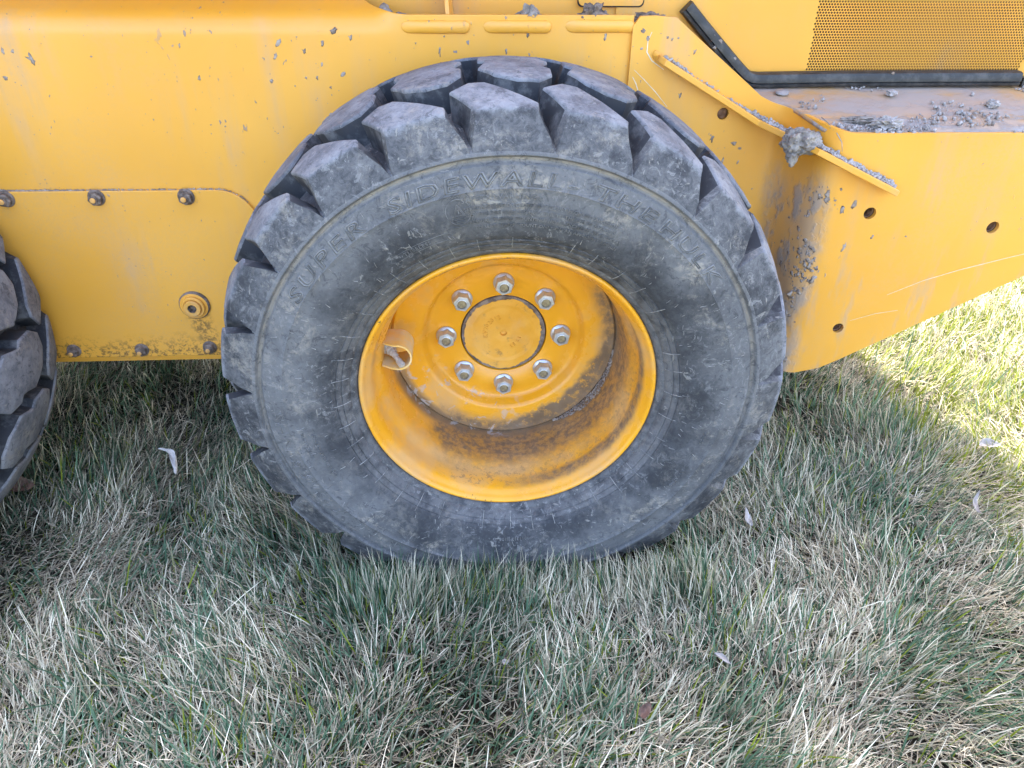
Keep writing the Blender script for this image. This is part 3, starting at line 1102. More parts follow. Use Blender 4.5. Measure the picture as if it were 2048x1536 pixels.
def text_mesh(body, size, outline=None, spacing=1.0, extrude=0.002):
    cu = bpy.data.curves.new("txt", 'FONT')
    cu.body = body
    cu.size = size
    cu.align_x = 'CENTER'
    cu.space_character = spacing
    cu.resolution_u = 2
    if outline:
        cu.fill_mode = 'NONE'
        cu.bevel_depth = outline
        cu.bevel_resolution = 0
    else:
        cu.extrude = extrude
    o = bpy.data.objects.new("txt", cu)
    COL.objects.link(o)
    bpy.context.view_layer.update()
    dg = bpy.context.evaluated_depsgraph_get()
    me = bpy.data.meshes.new_from_object(o.evaluated_get(dg))
    bpy.data.objects.remove(o)
    bpy.data.curves.remove(cu)
    return me

def bend_text(name, body, size, rbase, ang, wheel, outline=None, wide=1.0, spacing=1.0, shear=0.0, lift=0.0006, mat='letter', flat_at=None):
    """raised lettering wrapped round the sidewall; text centre at angle ang (degrees)"""
    me = text_mesh(body, size, outline, spacing)
    bm = bmesh.new()
    bm.from_mesh(me)
    for e in [e for e in bm.edges if e.calc_length() > 0.006]:
        pass
    long = [e for e in bm.edges if e.calc_length() > 0.005]
    if long:
        bmesh.ops.subdivide_edges(bm, edges=long, cuts=2, use_grid_fill=False)
    for v in bm.verts:
        x, y, zz = v.co
        x = (x + shear * y) * wide
        r = rbase + y
        a = R(ang) - x / (rbase + size * 0.35)
        v.co = squash((r * math.cos(a), side_y(r) - lift - zz * (0.35 if not outline else 0.8), r * math.sin(a)))
    bm.to_mesh(me)
    bm.free()
    return link(name, me, M[mat], wheel, (0, 0, 0), False)

def make_wheel(cx, phase, detail):
    w = empty("wheel", (cx, 0, HUB), loader)
    V, F = carcass()
    link("tyre", mesh("tyre", V, F), M['side'], w, (0, 0, 0), True, 38)
    for i in range(NL):
        a0 = R(phase) - i * PITCH
        for poly, side in ((LUG_OUT, -1), (LUG_MID, 0), (LUG_FAR, 1)):
            V, F, mi = lug_mesh(poly, a0, side, i * 3 + side + (0 if detail else 0.5))
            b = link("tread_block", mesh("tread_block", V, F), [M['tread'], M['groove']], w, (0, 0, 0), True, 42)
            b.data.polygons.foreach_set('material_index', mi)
    return w

wheel = make_wheel(0.0, 98.5, True)
front = make_wheel(-1.285, 99.0, False)

# rim: flange, bead seat, barrel and disc in one turned shape
rimp = [(0.2310, 0.012), (0.2335, 0.006), (0.2338, 0.001), (0.2322, -0.0018), (0.2295, -0.0022), (0.2270, 0.0000), (0.2250, 0.0045), (0.2225, 0.010), (0.2190, 0.0150),
        (0.2165, 0.0215), (0.2150, 0.034), (0.2140, 0.046), (0.2120, 0.055), (0.2080, 0.063), (0.2045, 0.072), (0.2025, 0.085), (0.2010, 0.110), (0.1998, 0.140),
        (0.1990, 0.1500), (0.1975, 0.1560), (0.1968, 0.1600), (0.1950, 0.1575), (0.1930, 0.1562), (0.1900, 0.1585), (0.1850, 0.1600), (0.165, 0.1618), (0.150, 0.1630),
        (0.1455, 0.1645), (0.1420, 0.1685), (0.1375, 0.1765), (0.1345, 0.1810), (0.1300, 0.1833), (0.120, 0.1840), (0.0775, 0.1840), (0.0768, 0.1850), (0.0768, 0.200)]
def rim_for(w, name="rim"):
    mb = MB()
    mb.lathe(rimp, 128)
    mb.lathe([(0.2310, 0.012), (0.2285, 0.018), (0.222, 0.10), (0.215, 0.30), (0.20, 0.30)], 96)
    return mb.build(name, M['rim'], w, (0, 0, 0), True, 60)
rim_for(wheel)
rim_for(front)

def hub_cap(w):
    mb = MB()
    seg = 120
    prof = [(0.0748, 0.195, 0), (0.0748, 0.1865, 0), (0.0742, 0.1852, 0), (0.0725, 0.1850, 0), (0.070, 0.1850, 0), (0.0625, 0.1850, 1), (0.058, 0.1850, 1), (0.056, 0.1853, 1), (0.052, 0.1868, 1), (0.050, 0.1870, 1), (0.035, 0.1870, 1), (0.020, 0.1870, 1), (0.0078, 0.1870, 1), (0.0062, 0.1876, 1), (0.0050, 0.1930, 1), (0.0001, 0.1940, 1)]
    V, F, mi = [], [], []
    k = len(prof)
    for i in range(seg):
        a = 2 * math.pi * i / seg
        # the paint has peeled back from the edge in an uneven line
        wv = 0.0016 * noise.noise(Vector((math.cos(a) * 3, math.sin(a) * 3, 1.7))) + 0.0012 * noise.noise(Vector((math.cos(a) * 14, math.sin(a) * 14, 4.1)))
        wv += -0.0022 * max(0, math.cos(a + 0.15)) ** 2 - 0.0016 * max(0, math.cos(a - 2.0)) ** 4
        for q, (r, y, mm) in enumerate(prof):
            rr = r
            if q == 4:
                rr = max(0.0708 + min(wv, 0.0008) * 2.2, 0.0636)
            yy = y
            if q == 3:
                rr = max(0.0712 + min(wv, 0.0008) * 2.2, 0.0640)
                yy = 0.1850
            if q == 4:
                yy = 0.1843
            V.append((rr * math.cos(a), yy, rr * math.sin(a)))
    for i in range(seg):
        j = (i + 1) % seg
        for q in range(k - 1):
            F.append((i * k + q, i * k + q + 1, j * k + q + 1, j * k + q))
            mi.append(1 if q >= 3 else 0)
    F.append(tuple(i * k + k - 1 for i in range(seg)))
    mi.append(0)
    mb.add(V, F)
    mb.mi = mi
    o = mb.build("hub_cap", [M['dark'] if False else M['mudbrown'], M['rimcap']], w, (0, 0, 0), True, 40)
    return o

def cap_material():
    t = NT("cap_paint")
    col = t.mix(t.ramp(t.noise(20, 5), 0.35, 0.65), (0.66, 0.30, 0.020), (0.72, 0.36, 0.05))
    d = t.mul(t.ramp(t.noise(55, 6, 0.7), 0.55, 0.68), t.ramp(t.noise(18, 3), 0.45, 0.6))
    col = t.mix(t.mul(d, 0.6), col, (0.16, 0.09, 0.04))
    f = t.ramp(t.noise(14, 5, 0.6), 0.45, 0.75)
    col = t.mix(t.mul(f, 0.4), col, (0.50, 0.36, 0.22))
    return t.bsdf(col, 0.5, 0, 0.4, t.bump(t.noise(60, 6, 0.7), 0.6, 0.0012))
M['rimcap'] = cap_material()

def cap_letters(w, body, size, rbase, ang):
    me = text_mesh(body, size, None, 1.15, 0.001)
    bm = bmesh.new()
    bm.from_mesh(me)
    for v in bm.verts:
        x, y, zz = v.co
        r = rbase + y
        a = R(ang) - x / (rbase + size * 0.3)
        v.co = (r * math.cos(a), 0.1866 - zz * 0.9, r * math.sin(a))
    bm.to_mesh(me)
    bm.free()
    return link("cap_lettering", me, M['rimcap'], w, (0, 0, 0), False)

hub_cap(wheel)
hub_cap(front)
cap_letters(wheel, "KV202012", 0.0115, 0.029, 148)
cap_letters(wheel, "FS 83", 0.0105, 0.026, -42)

# lug nuts: flanged hexagon nuts with the stud end showing
def lug_nut(n_rot):
    mb = MB()
    mb.lathe([(0.0178, 0.0), (0.0182, -0.0012), (0.0180, -0.0032), (0.0158, -0.0052), (0.0140, -0.0062)], 32, mi=0)
    V, F = [], []
    ringd = ((0.0160, -0.0050), (0.0160, -0.0185), (0.0146, -0.0212), (0.0095, -0.0216), (0.0093, -0.0200))
    for i in range(6):
        a = R(60 * i + n_rot)
        for rr, y in ringd:
            V.append((rr * math.cos(a), y, rr * math.sin(a)))
    kk = len(ringd)
    for i in range(6):
        j = (i + 1) % 6
        for q in range(kk - 1):
            F.append((i * kk + q, i * kk + q + 1, j * kk + q + 1, j * kk + q))
    mb.add(V, F, 0)
    mb.lathe([(0.0094, -0.0212), (0.0092, -0.0235), (0.0080, -0.0238), (0.0078, -0.0205)], 24, mi=0)
    mb.lathe([(0.0078, -0.0150), (0.0075, -0.0222), (0.0066, -0.0232)], 24, mi=1, capend=True)
    return mb
for wh in (wheel, front):
    for i in range(8):
        a = R(45 * i)
        b = lug_nut(17 + 31 * i % 60).build("lug_nut", [M['zinc'], M['stud']], wh, (0, 0, 0), True, 25)
        b.location = (0.1016 * math.cos(a), 0.1840, 0.1016 * math.sin(a))

# valve stem and its curved guard on the left of the barrel
def valve(w):
    base = Vector((-0.194, 0.098, 0.030))
    ax = Vector((0.50, -0.80, -0.28)).normalized()
    mb = MB()
    def seg(d0, d1, r0, r1, n=14):
        mb.tube([base + ax * d0 * 1.08, base + ax * d1 * 1.08], [r0 * 1.25, r1 * 1.25], n)
    seg(-0.002, 0.004, 0.0105, 0.0105)
    seg(0.004, 0.0105, 0.0078, 0.0078, 6)
    seg(0.0105, 0.016, 0.0058, 0.0055)
    seg(0.016, 0.024, 0.0045, 0.0043)
    seg(0.024, 0.034, 0.0036, 0.0036)
    seg(0.034, 0.044, 0.0047, 0.0045)
    seg(0.044, 0.046, 0.0030, 0.0028)
    mb.build("valve_stem", M['valve'], w, (0, 0, 0), True, 30)
    # guard: bent strip standing off the barrel
    g = MB()
    pts = []
    rr = 0.0220
    c0 = (-0.184, -0.002)
    pts.append((-0.199, 0.0190))
    pts.append((-0.188, 0.0214))
    for i in range(0, 15):
        a = R(100 - 190 * i / 14)
        pts.append((-0.176 + rr * math.cos(a), -0.001 + rr * math.sin(a)))
    pts.append((-0.186, -0.0230))
    pts.append((-0.203, -0.0222))
    V, F = [], []
    th = 0.0028
    n = len(pts)
    for i, p in enumerate(pts):
        a, b = Vector(pts[max(i - 1, 0)]), Vector(pts[min(i + 1, n - 1)])
        d = (b - a).normalized()
        nr = Vector((-d.y, d.x)) * th * 0.5
        f = i / (n - 1)
        yf = 0.055 + 0.0 * f
        if i < 2 or i > n - 3:
            yf += 0.012 if i in (0, n - 1) else 0.003
        yb = 0.108
        for sx, yy in ((1, yf), (-1, yf), (-1, yb), (1, yb)):
            V.append((p[0] + nr.x * sx, yy, p[1] + nr.y * sx + 0.034))
    for i in range(n - 1):
        for q in range(4):
            F.append((i * 4 + q, i * 4 + (q + 1) % 4, (i + 1) * 4 + (q + 1) % 4, (i + 1) * 4 + q))
    F += [(0, 1, 2, 3), tuple(range((n - 1) * 4, n * 4))]
    g.add(V, F)
    o = g.build("valve_guard", M['guard'], w, (0, 0, 0), True, 40)
    return o
valve(wheel)

# sidewall lettering, rings of mould hairs, ribs by the bead
bend_text("lettering", "SUPER", 0.0265, 0.343, 136.2, wheel, 0.00100, 1.75, 1.27, 0.12, 0.0002)
bend_text("lettering", "SIDEWALL", 0.0265, 0.343, 98.3, wheel, 0.00100, 1.62, 1.22, 0.12, 0.0002)
bend_text("lettering", "-", 0.0265, 0.343, 77.0, wheel, 0.00100, 1.6, 1.0, 0.12, 0.0002)
bend_text("lettering", "THE", 0.0265, 0.343, 65.0, wheel, 0.00100, 1.66, 1.25, 0.12, 0.0002)
bend_text("lettering", "HULK", 0.0265, 0.343, 45.6, wheel, 0.00100, 1.60, 1.2, 0.12, 0.0002)
bend_text("lettering", "12-16.5 NHS", 0.024, 0.344, 199, wheel, 0.00055, 1.5, 1.2, 0.12, 0.0001)
bend_text("lettering", "SAFETY WARNING:-", 0.0092, 0.327, 92.2, wheel, None, 1.15, 1.15)
for i, (ln, an) in enumerate((("SERIOUS INJURY OR DEATH MAY RESULT FROM AN EXPLOSION", 82.3), ("OF THE TIRE / RIM ASSEMBLY DUE TO THE USE OF EXCESSIVE", 81.5),
                              ("PRESSURE DURING MOUNTING. NEVER EXCEED 35 PSI (240 KPA)", 81.0), ("TO SEAT BEADS. MOUNT ONLY ON AN APPROVED 9.75 RIM", 80.0))):
    bend_text("lettering", ln, 0.0068, 0.3155 - i * 0.0094, an, wheel, None, 1.0, 1.08)
bend_text("lettering", "TUBELESS", 0.008, 0.284, 116, wheel, None, 1.1, 1.1)
bend_text("lettering", "9011317 JJ108", 0.0075, 0.286, -88, wheel, None, 1.1, 1.1)
bend_text("lettering", "16 PLY RATING", 0.0068, 0.322, 192, wheel, None, 1.0, 1.1)
bend_text("lettering", "LOAD 5680 LBS AT 95 PSI MAX", 0.0060, 0.306, 197, wheel, None, 1.0, 1.1)
bend_text("lettering", "NYLON", 0.0065, 0.318, -13, wheel, None, 1.0, 1.1)
bend_text("lettering", "PLY RATING", 0.0065, 0.318, -29, wheel, None, 1.0, 1.1)

def emblem(w):
    """round tread-belt emblem with a triangle inside"""
    mb = MB()
    rc, ac = 0.316, R(102.6)
    def P(u, v):
        r = rc + v
        a = ac - u / rc
        return squash((r * math.cos(a), side_y(r) - 0.0004, r * math.sin(a)))
    circ = [P(0.0165 * math.cos(R(a)), 0.0175 * math.sin(R(a))) for a in range(62, 62 + 345, 12)]
    mb.tube(circ, 0.0006, 4)
    for s in (0.011, 0.0075):
        tri = [(0, s * 1.0), (s * 0.92, -s * 0.85), (-s * 0.92, -s * 0.85), (0, s * 1.0)]
        mb.tube([P(*p) for p in tri], 0.0005, 4)
    mb.tube([P(0, 0.004), P(0, -0.002)], 0.0009, 4)
    for vv in (-0.0045, -0.0125, -0.0145):
        mb.tube([P(-0.006, vv), P(0.006, vv)], 0.0005, 4)
    zig = [P(-0.011 + 0.002 * i, 0.021 + (0.0012 if i % 2 else -0.0012)) for i in range(11)]
    mb.tube(zig, 0.0005, 4)
    mb.tube([P(0.013, 0.022), P(0.0175, 0.017), P(0.019, 0.005), P(0.0185, -0.008), P(0.0145, -0.016), P(0.018, -0.0195), P(0.022, -0.017), P(0.021, -0.013)], 0.0005, 4)
    mb.tube([P(-0.016, -0.012), P(-0.0195, -0.018), P(-0.010, -0.0205), P(0.006, -0.0205)], 0.0005, 4)
    mb.build("emblem", M['letter'], w, (0, 0, 0), False)
emblem(wheel)

mb = MB()
def on_side(r, adeg, up=0.0):
    return squash((r * math.cos(R(adeg)), side_y(r) - up, r * math.sin(R(adeg))))
slot = [on_side(0.2915, a) for a in range(107, 125, 2)] + [on_side(0.287, 124.4)] + [on_side(0.2815, a) for a in range(123, 105, -2)] + [on_side(0.287, 105.6)]
mb.tube(slot + slot[:1], 0.0005, 4)
mb.build("size_slot", M['letter'], wheel, (0, 0, 0), False)

rng = random.Random(5)
mb = MB()
for a in range(0, 360, 9):        # short radial ribs between the bead rings
    aa = a + rng.uniform(-1, 1)
    if rng.random() < 0.85:
        mb.tube([squash((r * math.cos(R(aa)), y - 0.0002, r * math.sin(R(aa)))) for r, y in ((0.2455, -0.0092), (0.2555, -0.0190), (0.2655, -0.0248), (0.270 + rng.uniform(0, 0.012), -0.0275 - 0.0015))], 0.00055, 4)
for i in range(170):              # mould hairs
    r0 = rng.choice((0.272, 0.280, 0.287, 0.296, 0.305, 0.315, 0.325, 0.333, 0.346, 0.355)) + rng.uniform(-0.003, 0.003)
    a0 = rng.uniform(0, 360)
    if 62 < a0 < 110 and r0 > 0.283 and rng.random() < 0.8:
        continue
    l = rng.uniform(0.004, 0.010)
    da = rng.uniform(-0.6, 0.6)
    mb.tube([on_side(r0, a0, 0.0), on_side(r0 + l * 0.5, a0 + da * 0.5, rng.uniform(0.0006, 0.0016)), on_side(min(r0 + l, 0.366), a0 + da, rng.uniform(0.0004, 0.002))], [0.0005, 0.0004, 0.0002], 4)
o = mb.build("rubber_whiskers", M['whisk'], wheel, (0, 0, 0), False)
o['kind'] = 'stuff'

# ---------------------------------------------------------------- scratches on the paint
def ribbon(name, pts, w, parent, y_off=0.0004):
    V, F = [], []
    for i, p in enumerate(pts):
        a, b = Vector(pts[max(i - 1, 0)]), Vector(pts[min(i + 1, len(pts) - 1)])
        d = (b - a).normalized()
        nr = Vector((-d.z, 0, d.x)) * w * (0.35 + 0.65 * math.sin(math.pi * (i + 0.4) / len(pts))) * 0.5
        V += [Vector(p) + nr + Vector((0, -y_off, 0)), Vector(p) - nr + Vector((0, -y_off, 0))]
    for i in range(len(pts) - 1):
        F.append((i * 2, i * 2 + 1, i * 2 + 3, i * 2 + 2))
    return link(name, mesh(name, V, F), M['scratch'], parent, (0, 0, 0), False)
ribbon("scratch", [(0.2455, 0.334, 0.470), (0.2405, 0.334, 0.458), (0.2405, 0.334, 0.440), (0.250, 0.334, 0.427), (0.272, 0.334, 0.413)], 0.0018, rear)
ribbon("scratch", [(0.222, 0.334, 0.413), (0.24, 0.334, 0.398), (0.262, 0.334, 0.378), (0.285, 0.334, 0.354)], 0.0012, rear)
ribbon("scratch", [(0.2205, 0.334, 0.402), (0.227, 0.334, 0.392), (0.233, 0.334, 0.378)], 0.0016, rear)
ribbon("scratch", [(0.70, 0.21, 0.052), (0.76, 0.21, 0.080), (0.82, 0.21, 0.100), (0.90, 0.21, 0.122), (0.97, 0.21, 0.140)], 0.0013, rear)
ribbon("scratch", [(0.645, 0.21, 0.0), (0.69, 0.21, 0.014), (0.73, 0.21, 0.020)], 0.0010, rear)

# ---------------------------------------------------------------- mud on the machine
def clod(label, c, s, seed, sub=4, rough=0.5, freq=1.7, flake=0.25, mat='mud', parts=1, rot=0.0):
    mb = MB()
    rg = random.Random(seed)
    for i in range(parts):
        V, F = lump(seed + i * 3, sub if i == 0 else max(2, sub - 1), rough, freq, flake)
        if i == 0:
            d, k = Vector((0, 0, 0)), 1.0
        else:
            a = rg.uniform(0, 6.28)
            d = Vector((math.cos(a) * s[0] * 0.8, rg.uniform(-0.6, 0.3) * s[1], math.sin(a) * s[2] * 0.6))
            k = rg.uniform(0.25, 0.55)
        mt = Matrix.Rotation(rot, 3, 'Y') @ Matrix.Rotation(rg.uniform(-0.5, 0.5), 3, 'Z')
        mb.add([mt @ Vector((v.x * s[0] * k, v.y * s[1] * k, v.z * s[2] * k)) + d for v in V], F)
    o = mb.build("mud_clod", M[mat], None, (c[0], c[1], c[2] + HUB), True, 40)
    tag(o, label, "mud clod", "clods of dried mud lying on the machine")
    return o

def flaky_clod():
    rg = random.Random(4)
    mb = MB()
    blobs = (((0, 0, 0), (0.026, 0.024, 0.018)), ((-0.016, -0.004, 0.001), (0.017, 0.018, 0.018)), ((0.015, 0.004, 0.003), (0.017, 0.018, 0.012)), ((-0.016, -0.012, -0.019), (0.009, 0.010, 0.013)),
             ((0.022, 0.006, -0.006), (0.012, 0.014, 0.010)), ((-0.004, -0.002, 0.011), (0.016, 0.014, 0.010)))
    for i, (c, sc) in enumerate(blobs):
        V, F = lump(40 + i, 4, 0.38, 1.4, 0.14)
        mb.add([Vector((v.x * sc[0], v.y * sc[1], v.z * sc[2])) + Vector(c) for v in V], F)
    for i in range(90):           # curled flakes and clippings stuck in it
        c, sc = blobs[rg.randrange(6)]
        d = Vector((rg.gauss(0, 1), rg.gauss(-0.35, 1), rg.gauss(0.1, 1))).normalized()
        p = Vector(c) + Vector((d.x * sc[0], d.y * sc[1], d.z * sc[2])) * rg.uniform(0.80, 1.0)
        q = Matrix.Rotation(rg.uniform(0, 6.28), 3, 'X') @ Matrix.Rotation(rg.uniform(0, 6.28), 3, 'Z')
        l, w, cv = rg.uniform(0.002, 0.0058), rg.uniform(0.0015, 0.0038), rg.uniform(-0.6, 0.6)
        V, F = [], []
        for a in range(5):
            for b_ in (-1, 0, 1):
                u = a / 4 - 0.5
                V.append(p + q @ Vector((u * l * 2, b_ * w * (1 - u * u * 2.2), cv * l * (u * u * 3 + 0.4 * b_ * b_))))
        for a in range(4):
            for b_ in range(2):
                F.append((a * 3 + b_, a * 3 + b_ + 1, a * 3 + b_ + 4, a * 3 + b_ + 3))
        mb.add(V, F)
    o = mb.build("mud_clod", M['mud'], None, (0.487, 0.232, 0.322 + HUB), True, 35)
    tag(o, "large flaky grey mud clod hanging over the sloping guide rib", "mud clod", "clods of dried mud lying on the machine")
flaky_clod()
clod("smooth grey mud lump in the curve of the top ledge, leftmost on it", (-0.186, 0.376, 0.4905), (0.0125, 0.012, 0.013), 11, 3, 0.35, 1.4, 0.15)
clod("rounded grey mud lump on the top ledge beside the leftmost lump", (-0.159, 0.368, 0.4835), (0.0135, 0.011, 0.0095), 12, 3, 0.35, 1.4, 0.15)
clod("flat brown mud heap on the top ledge left of the gusset", (-0.122, 0.366, 0.480), (0.023, 0.012, 0.0085), 13, 3, 0.35, 1.6, 0.2, 'mudbrown')
clod("pale grey mud clod on the top ledge above the middle raised bead", (0.047, 0.356, 0.488), (0.018, 0.013, 0.0135), 14, 4, 0.5, 1.8, 0.35, 'mud', 3)
clod("dark crumbly mud clod on the top ledge under the access door", (0.150, 0.360, 0.4885), (0.021, 0.014, 0.0165), 15, 4, 0.6, 2.0, 0.5, 'mudbrown', 4)
clod("long low mud heap at the right end of the top ledge", (0.246, 0.364, 0.4825), (0.030, 0.014, 0.010), 16, 4, 0.5, 2.0, 0.4, 'mudbrown', 3)
clod("small grey mud crumb on the top ledge right of the gusset", (-0.008, 0.366, 0.479), (0.007, 0.007, 0.0055), 17, 2, 0.4)
clod("curled dark flake of mud on the dirty deck plate", (0.590, 0.262, 0.3490), (0.030, 0.009, 0.0045), 18, 4, 0.6, 2.3, 0.4, 'mud', 2, -0.10)
clod("lumpy pale mud pile at the front edge of the deck plate", (0.625, 0.238, 0.3485), (0.021, 0.014, 0.009), 19, 4, 0.6, 2.4, 0.5, 'crumb', 5)
clod("small pale mud lump on the deck plate near the rubber seal", (0.690, 0.365, 0.3690), (0.0095, 0.009, 0.005), 20, 3, 0.5, 2.0, 0.4, 'crumb', 2)
clod("pale mud lump on the deck plate at the right picture edge", (0.848, 0.318, 0.3605), (0.010, 0.009, 0.006), 21, 3, 0.5, 2.0, 0.4, 'crumb', 3)

rg = random.Random(8)
mb = MB()
# loose crumbs on the deck plate
for i in range(3200):
    x = 0.50 + rg.random() ** 1.25 * 0.50
    f = rg.random() ** 1.7
    y = (0.215 if x > 0.56 else 0.215 + (0.56 - x) * 1.3) + f * 0.19
    if noise.noise(Vector((x * 11, y * 16, 2.0))) < (-0.02 if f < 0.4 else 0.2):
        continue
    z = 0.3385 + (y - 0.21) * 0.172
    s = 0.0007 + 0.0034 * rg.random() ** 4.0
    put_lump(mb, 'tiny', rg.randrange(12), (x, y, z + s * 0.3), (s * rg.uniform(0.8, 1.6), s * rg.uniform(0.8, 1.3), s * rg.uniform(0.5, 0.9)), rg.uniform(0, 3))
# crumbs packed along the rib
RIBT = [(0.268, 0.306, 0.433), (0.375, 0.306, 0.374), (0.440, 0.304, 0.338), (0.478, 0.262, 0.3255), (0.505, 0.198, 0.3195), (0.560, 0.180, 0.295), (0.647, 0.180, 0.2555)]
RIBX = [p[0] for p in RIBT]
for i in range(2000):
    f = rg.random()
    x = 0.270 + 0.375 * f
    w = 0.10 + 0.90 * smooth01((x - 0.39) / 0.07)
    if x < 0.31:
        w = 0.45
    if rg.random() > w:
        continue
    y0 = interp(x, RIBX, [p[1] for p in RIBT])
    z0 = interp(x, RIBX, [p[2] for p in RIBT])
    d = rg.random() ** 0.7
    hgt = 0.009 * d * (0.5 + 0.9 * abs(noise.noise(Vector((x * 40, 0, 3))))) * w
    s = 0.0008 + 0.0030 * rg.random() ** 3.4
    put_lump(mb, 'tiny', rg.randrange(12), (x, y0 + 0.006 + d * 0.022, z0 + 0.001 + hgt * rg.random()), (s * 1.2, s, s * 0.8), rg.uniform(0, 3))
# grit along the top ledge
for i in range(420):
    x = -0.20 + rg.random() * 0.50
    if noise.noise(Vector((x * 13, 9.1, 2.0))) < -0.05:
        continue
    s = 0.0009 + 0.0030 * rg.random() ** 2.8
    put_lump(mb, 'tiny', rg.randrange(12), (x, 0.352 + rg.random() * 0.05, 0.4765 + s * 0.4), (s * 1.5, s, s * 0.8), rg.uniform(0, 3))
o = mb.build("mud_crumbs", M['crumb'], None, (0, 0, HUB), True, None)
tag(o, "loose grey mud crumbs scattered on the deck plate and rib", "mud", kind='stuff')

# clinging splatter on the upright sheets: small flat scales
mb = MB()
def scale(x, y, z, s, el=1.0, rot=0.0, thick=0.32, kind='flat', nrm=0.0):
    """flat scale of mud stuck on a sheet"""
    V, F = lump_cached('flatb', rg.randrange(12))
    s *= 0.64
    mt = Matrix.Rotation(nrm, 3, 'Z') @ Matrix.Rotation(rot, 3, 'Y')
    mb.add([mt @ Vector((v.x * s, v.y * min(s * thick * 0.4, 0.0008), v.z * s * el)) + Vector((x, y, z)) for v in V], F)
pth = rear_path()
PX = [p[0] for p in pth]
PYs = [p[1] for p in pth]
for i in range(520):              # along the outward bend
    z = 0.255 - 0.36 * rg.random() ** 0.9
    xc = 0.540 - 0.022 * smooth01((0.10 - z) / 0.2)
    x = xc + rg.gauss(0, 0.013) - (0.012 if z < 0.1 else 0)
    if noise.noise(Vector((x * 24, z * 15, 7.7))) < 0.02:
        continue
    s = 0.0012 + 0.0042 * rg.random() ** 3.0
    y = interp(x, PX, PYs)
    sl_ = (interp(x + 0.004, PX, PYs) - interp(x - 0.004, PX, PYs)) / 0.008
    scale(x, y - 0.0004, z, s, rg.uniform(0.6, 1.8), rg.uniform(-0.6, 0.4), 0.3, 'flat', math.atan(sl_))
for x, z, s, el, ro in ((0.592, 0.222, 0.0055, 2.0, 0.1), (0.595, 0.145, 0.0045, 2.4, 0.15), (0.556, 0.085, 0.008, 1.3, 0.5), (0.640, 0.165, 0.004, 1.8, 0.4), (0.700, 0.165, 0.004, 0.6, 0.3),
                        (0.545, 0.11, 0.008, 1.2, 0.5), (0.53, 0.0, 0.007, 1.5, 0.3), (0.535, -0.05, 0.009, 1.3, 0.2), (0.545, -0.085, 0.0065, 1.3, 0.9), (0.53, 0.05, 0.009, 1.4, 0.5)):
    scale(x, interp(x, PX, PYs), z, s, el, ro)
for x, z, s, el, ro in ((0.412, 0.292, 0.0065, 0.8, 0.5), (0.424, 0.283, 0.006, 0.6, 0.2), (0.372, 0.300, 0.0045, 1.9, 0.1), (0.397, 0.262, 0.003, 2, 0.1), (0.425, 0.258, 0.003, 2, 0.2), (0.355, 0.258, 0.0032, 0.9, 0), (0.305, 0.372, 0.0035, 1.5, 0),
                        (0.231, 0.472, 0.0065, 0.9, 0.7), (0.240, 0.460, 0.0055, 1.1, -0.5), (0.231, 0.445, 0.0045, 0.7, 0), (0.272, 0.462, 0.0028, 1, 0), (0.280, 0.459, 0.0028, 1, 0), (0.290, 0.461, 0.0025, 1, 0), (0.32, 0.440, 0.003, 1.7, 0.2)):
    scale(x, 0.334, z, s, el, ro)
for x, z, s, el, ro in ((-0.355, 0.452, 0.006, 1.8, 0.5), (-0.362, 0.432, 0.004, 1.7, 0.3), (-0.315, 0.440, 0.004, 1.2, 0), (-0.285, 0.452, 0.0035, 1.8, 0.2), (-0.29, 0.42, 0.003, 1.8, 0), (-0.30, 0.40, 0.003, 1.5, 0), (-0.258, 0.405, 0.0055, 1.4, 0.6), (-0.28, 0.385, 0.003, 1, 0),
                        (-0.285, 0.342, 0.0038, 1.2, 0.2), (-0.318, 0.400, 0.003, 1, 0), (-0.265, 0.470, 0.005, 1.6, 0.8), (-0.239, 0.460, 0.0042, 1.2, 0), (-0.77, 0.440, 0.0035, 1.2, 0.2), (-0.745, 0.428, 0.0065, 1.7, -0.4), (-0.795, 0.40, 0.005, 0.8, 0.3), (-0.785, 0.44, 0.0035, 1.7, 0),
                        (-0.49, 0.40, 0.0035, 1.6, 0), (-0.51, 0.448, 0.0025, 1.8, 0), (-0.09, 0.462, 0.0022, 1, 0), (0.01, 0.44, 0.0025, 2.2, 0), (0.022, 0.432, 0.0022, 1, 0), (-0.136, 0.452, 0.002, 1, 0), (-0.375, 0.395, 0.004, 1, 0.5),
                        (0.045, 0.466, 0.0045, 1.6, 0), (0.171, 0.462, 0.004, 2.4, 0.15), (-0.098, 0.440, 0.0025, 4.2, 0.03), (-0.0965, 0.415, 0.0025, 4.5, -0.03)):
    scale(x, YP, z, s, el, ro, 0.25)
# mud packed in the seam above the cover and along the bolt heads
for i in range(760):
    x = -0.95 + rg.random() * 0.50
    if rg.random() < 0.45:
        x = -0.95 + rg.random() * 0.2
    s = 0.0016 + 0.0020 * rg.random()
    zz = 0.2160
    if x > -0.500:
        t_ = min(1, (x + 0.501) / 0.066)
        zz = 0.1500 + 0.0660 * math.sqrt(max(0, 1 - t_ * t_))
    dens = 0.75 + 0.5 * noise.noise(Vector((x * 20, 1, 1)))
    scale(x, YP - 0.003, zz + rg.gauss(0.0005, 0.0007) * dens, s * dens, 0.8, rg.uniform(0, 3), 0.9)
for bx in (-0.862, -0.708, -0.554):
    for i in range(16):
        a = rg.uniform(0, 6.28)
        scale(bx + 0.013 * math.cos(a), YP - 0.0075, 0.2045 + 0.012 * math.sin(a), 0.0022, 1, 0, 0.9)
for i in range(22):               # on top of the drain plug
    a = rg.uniform(0.3, 2.9)
    scale(-0.587 + 0.024 * math.cos(a), YP - 0.012, -0.008 + 0.024 * math.sin(a), 0.0032, 0.8, 0, 0.9)
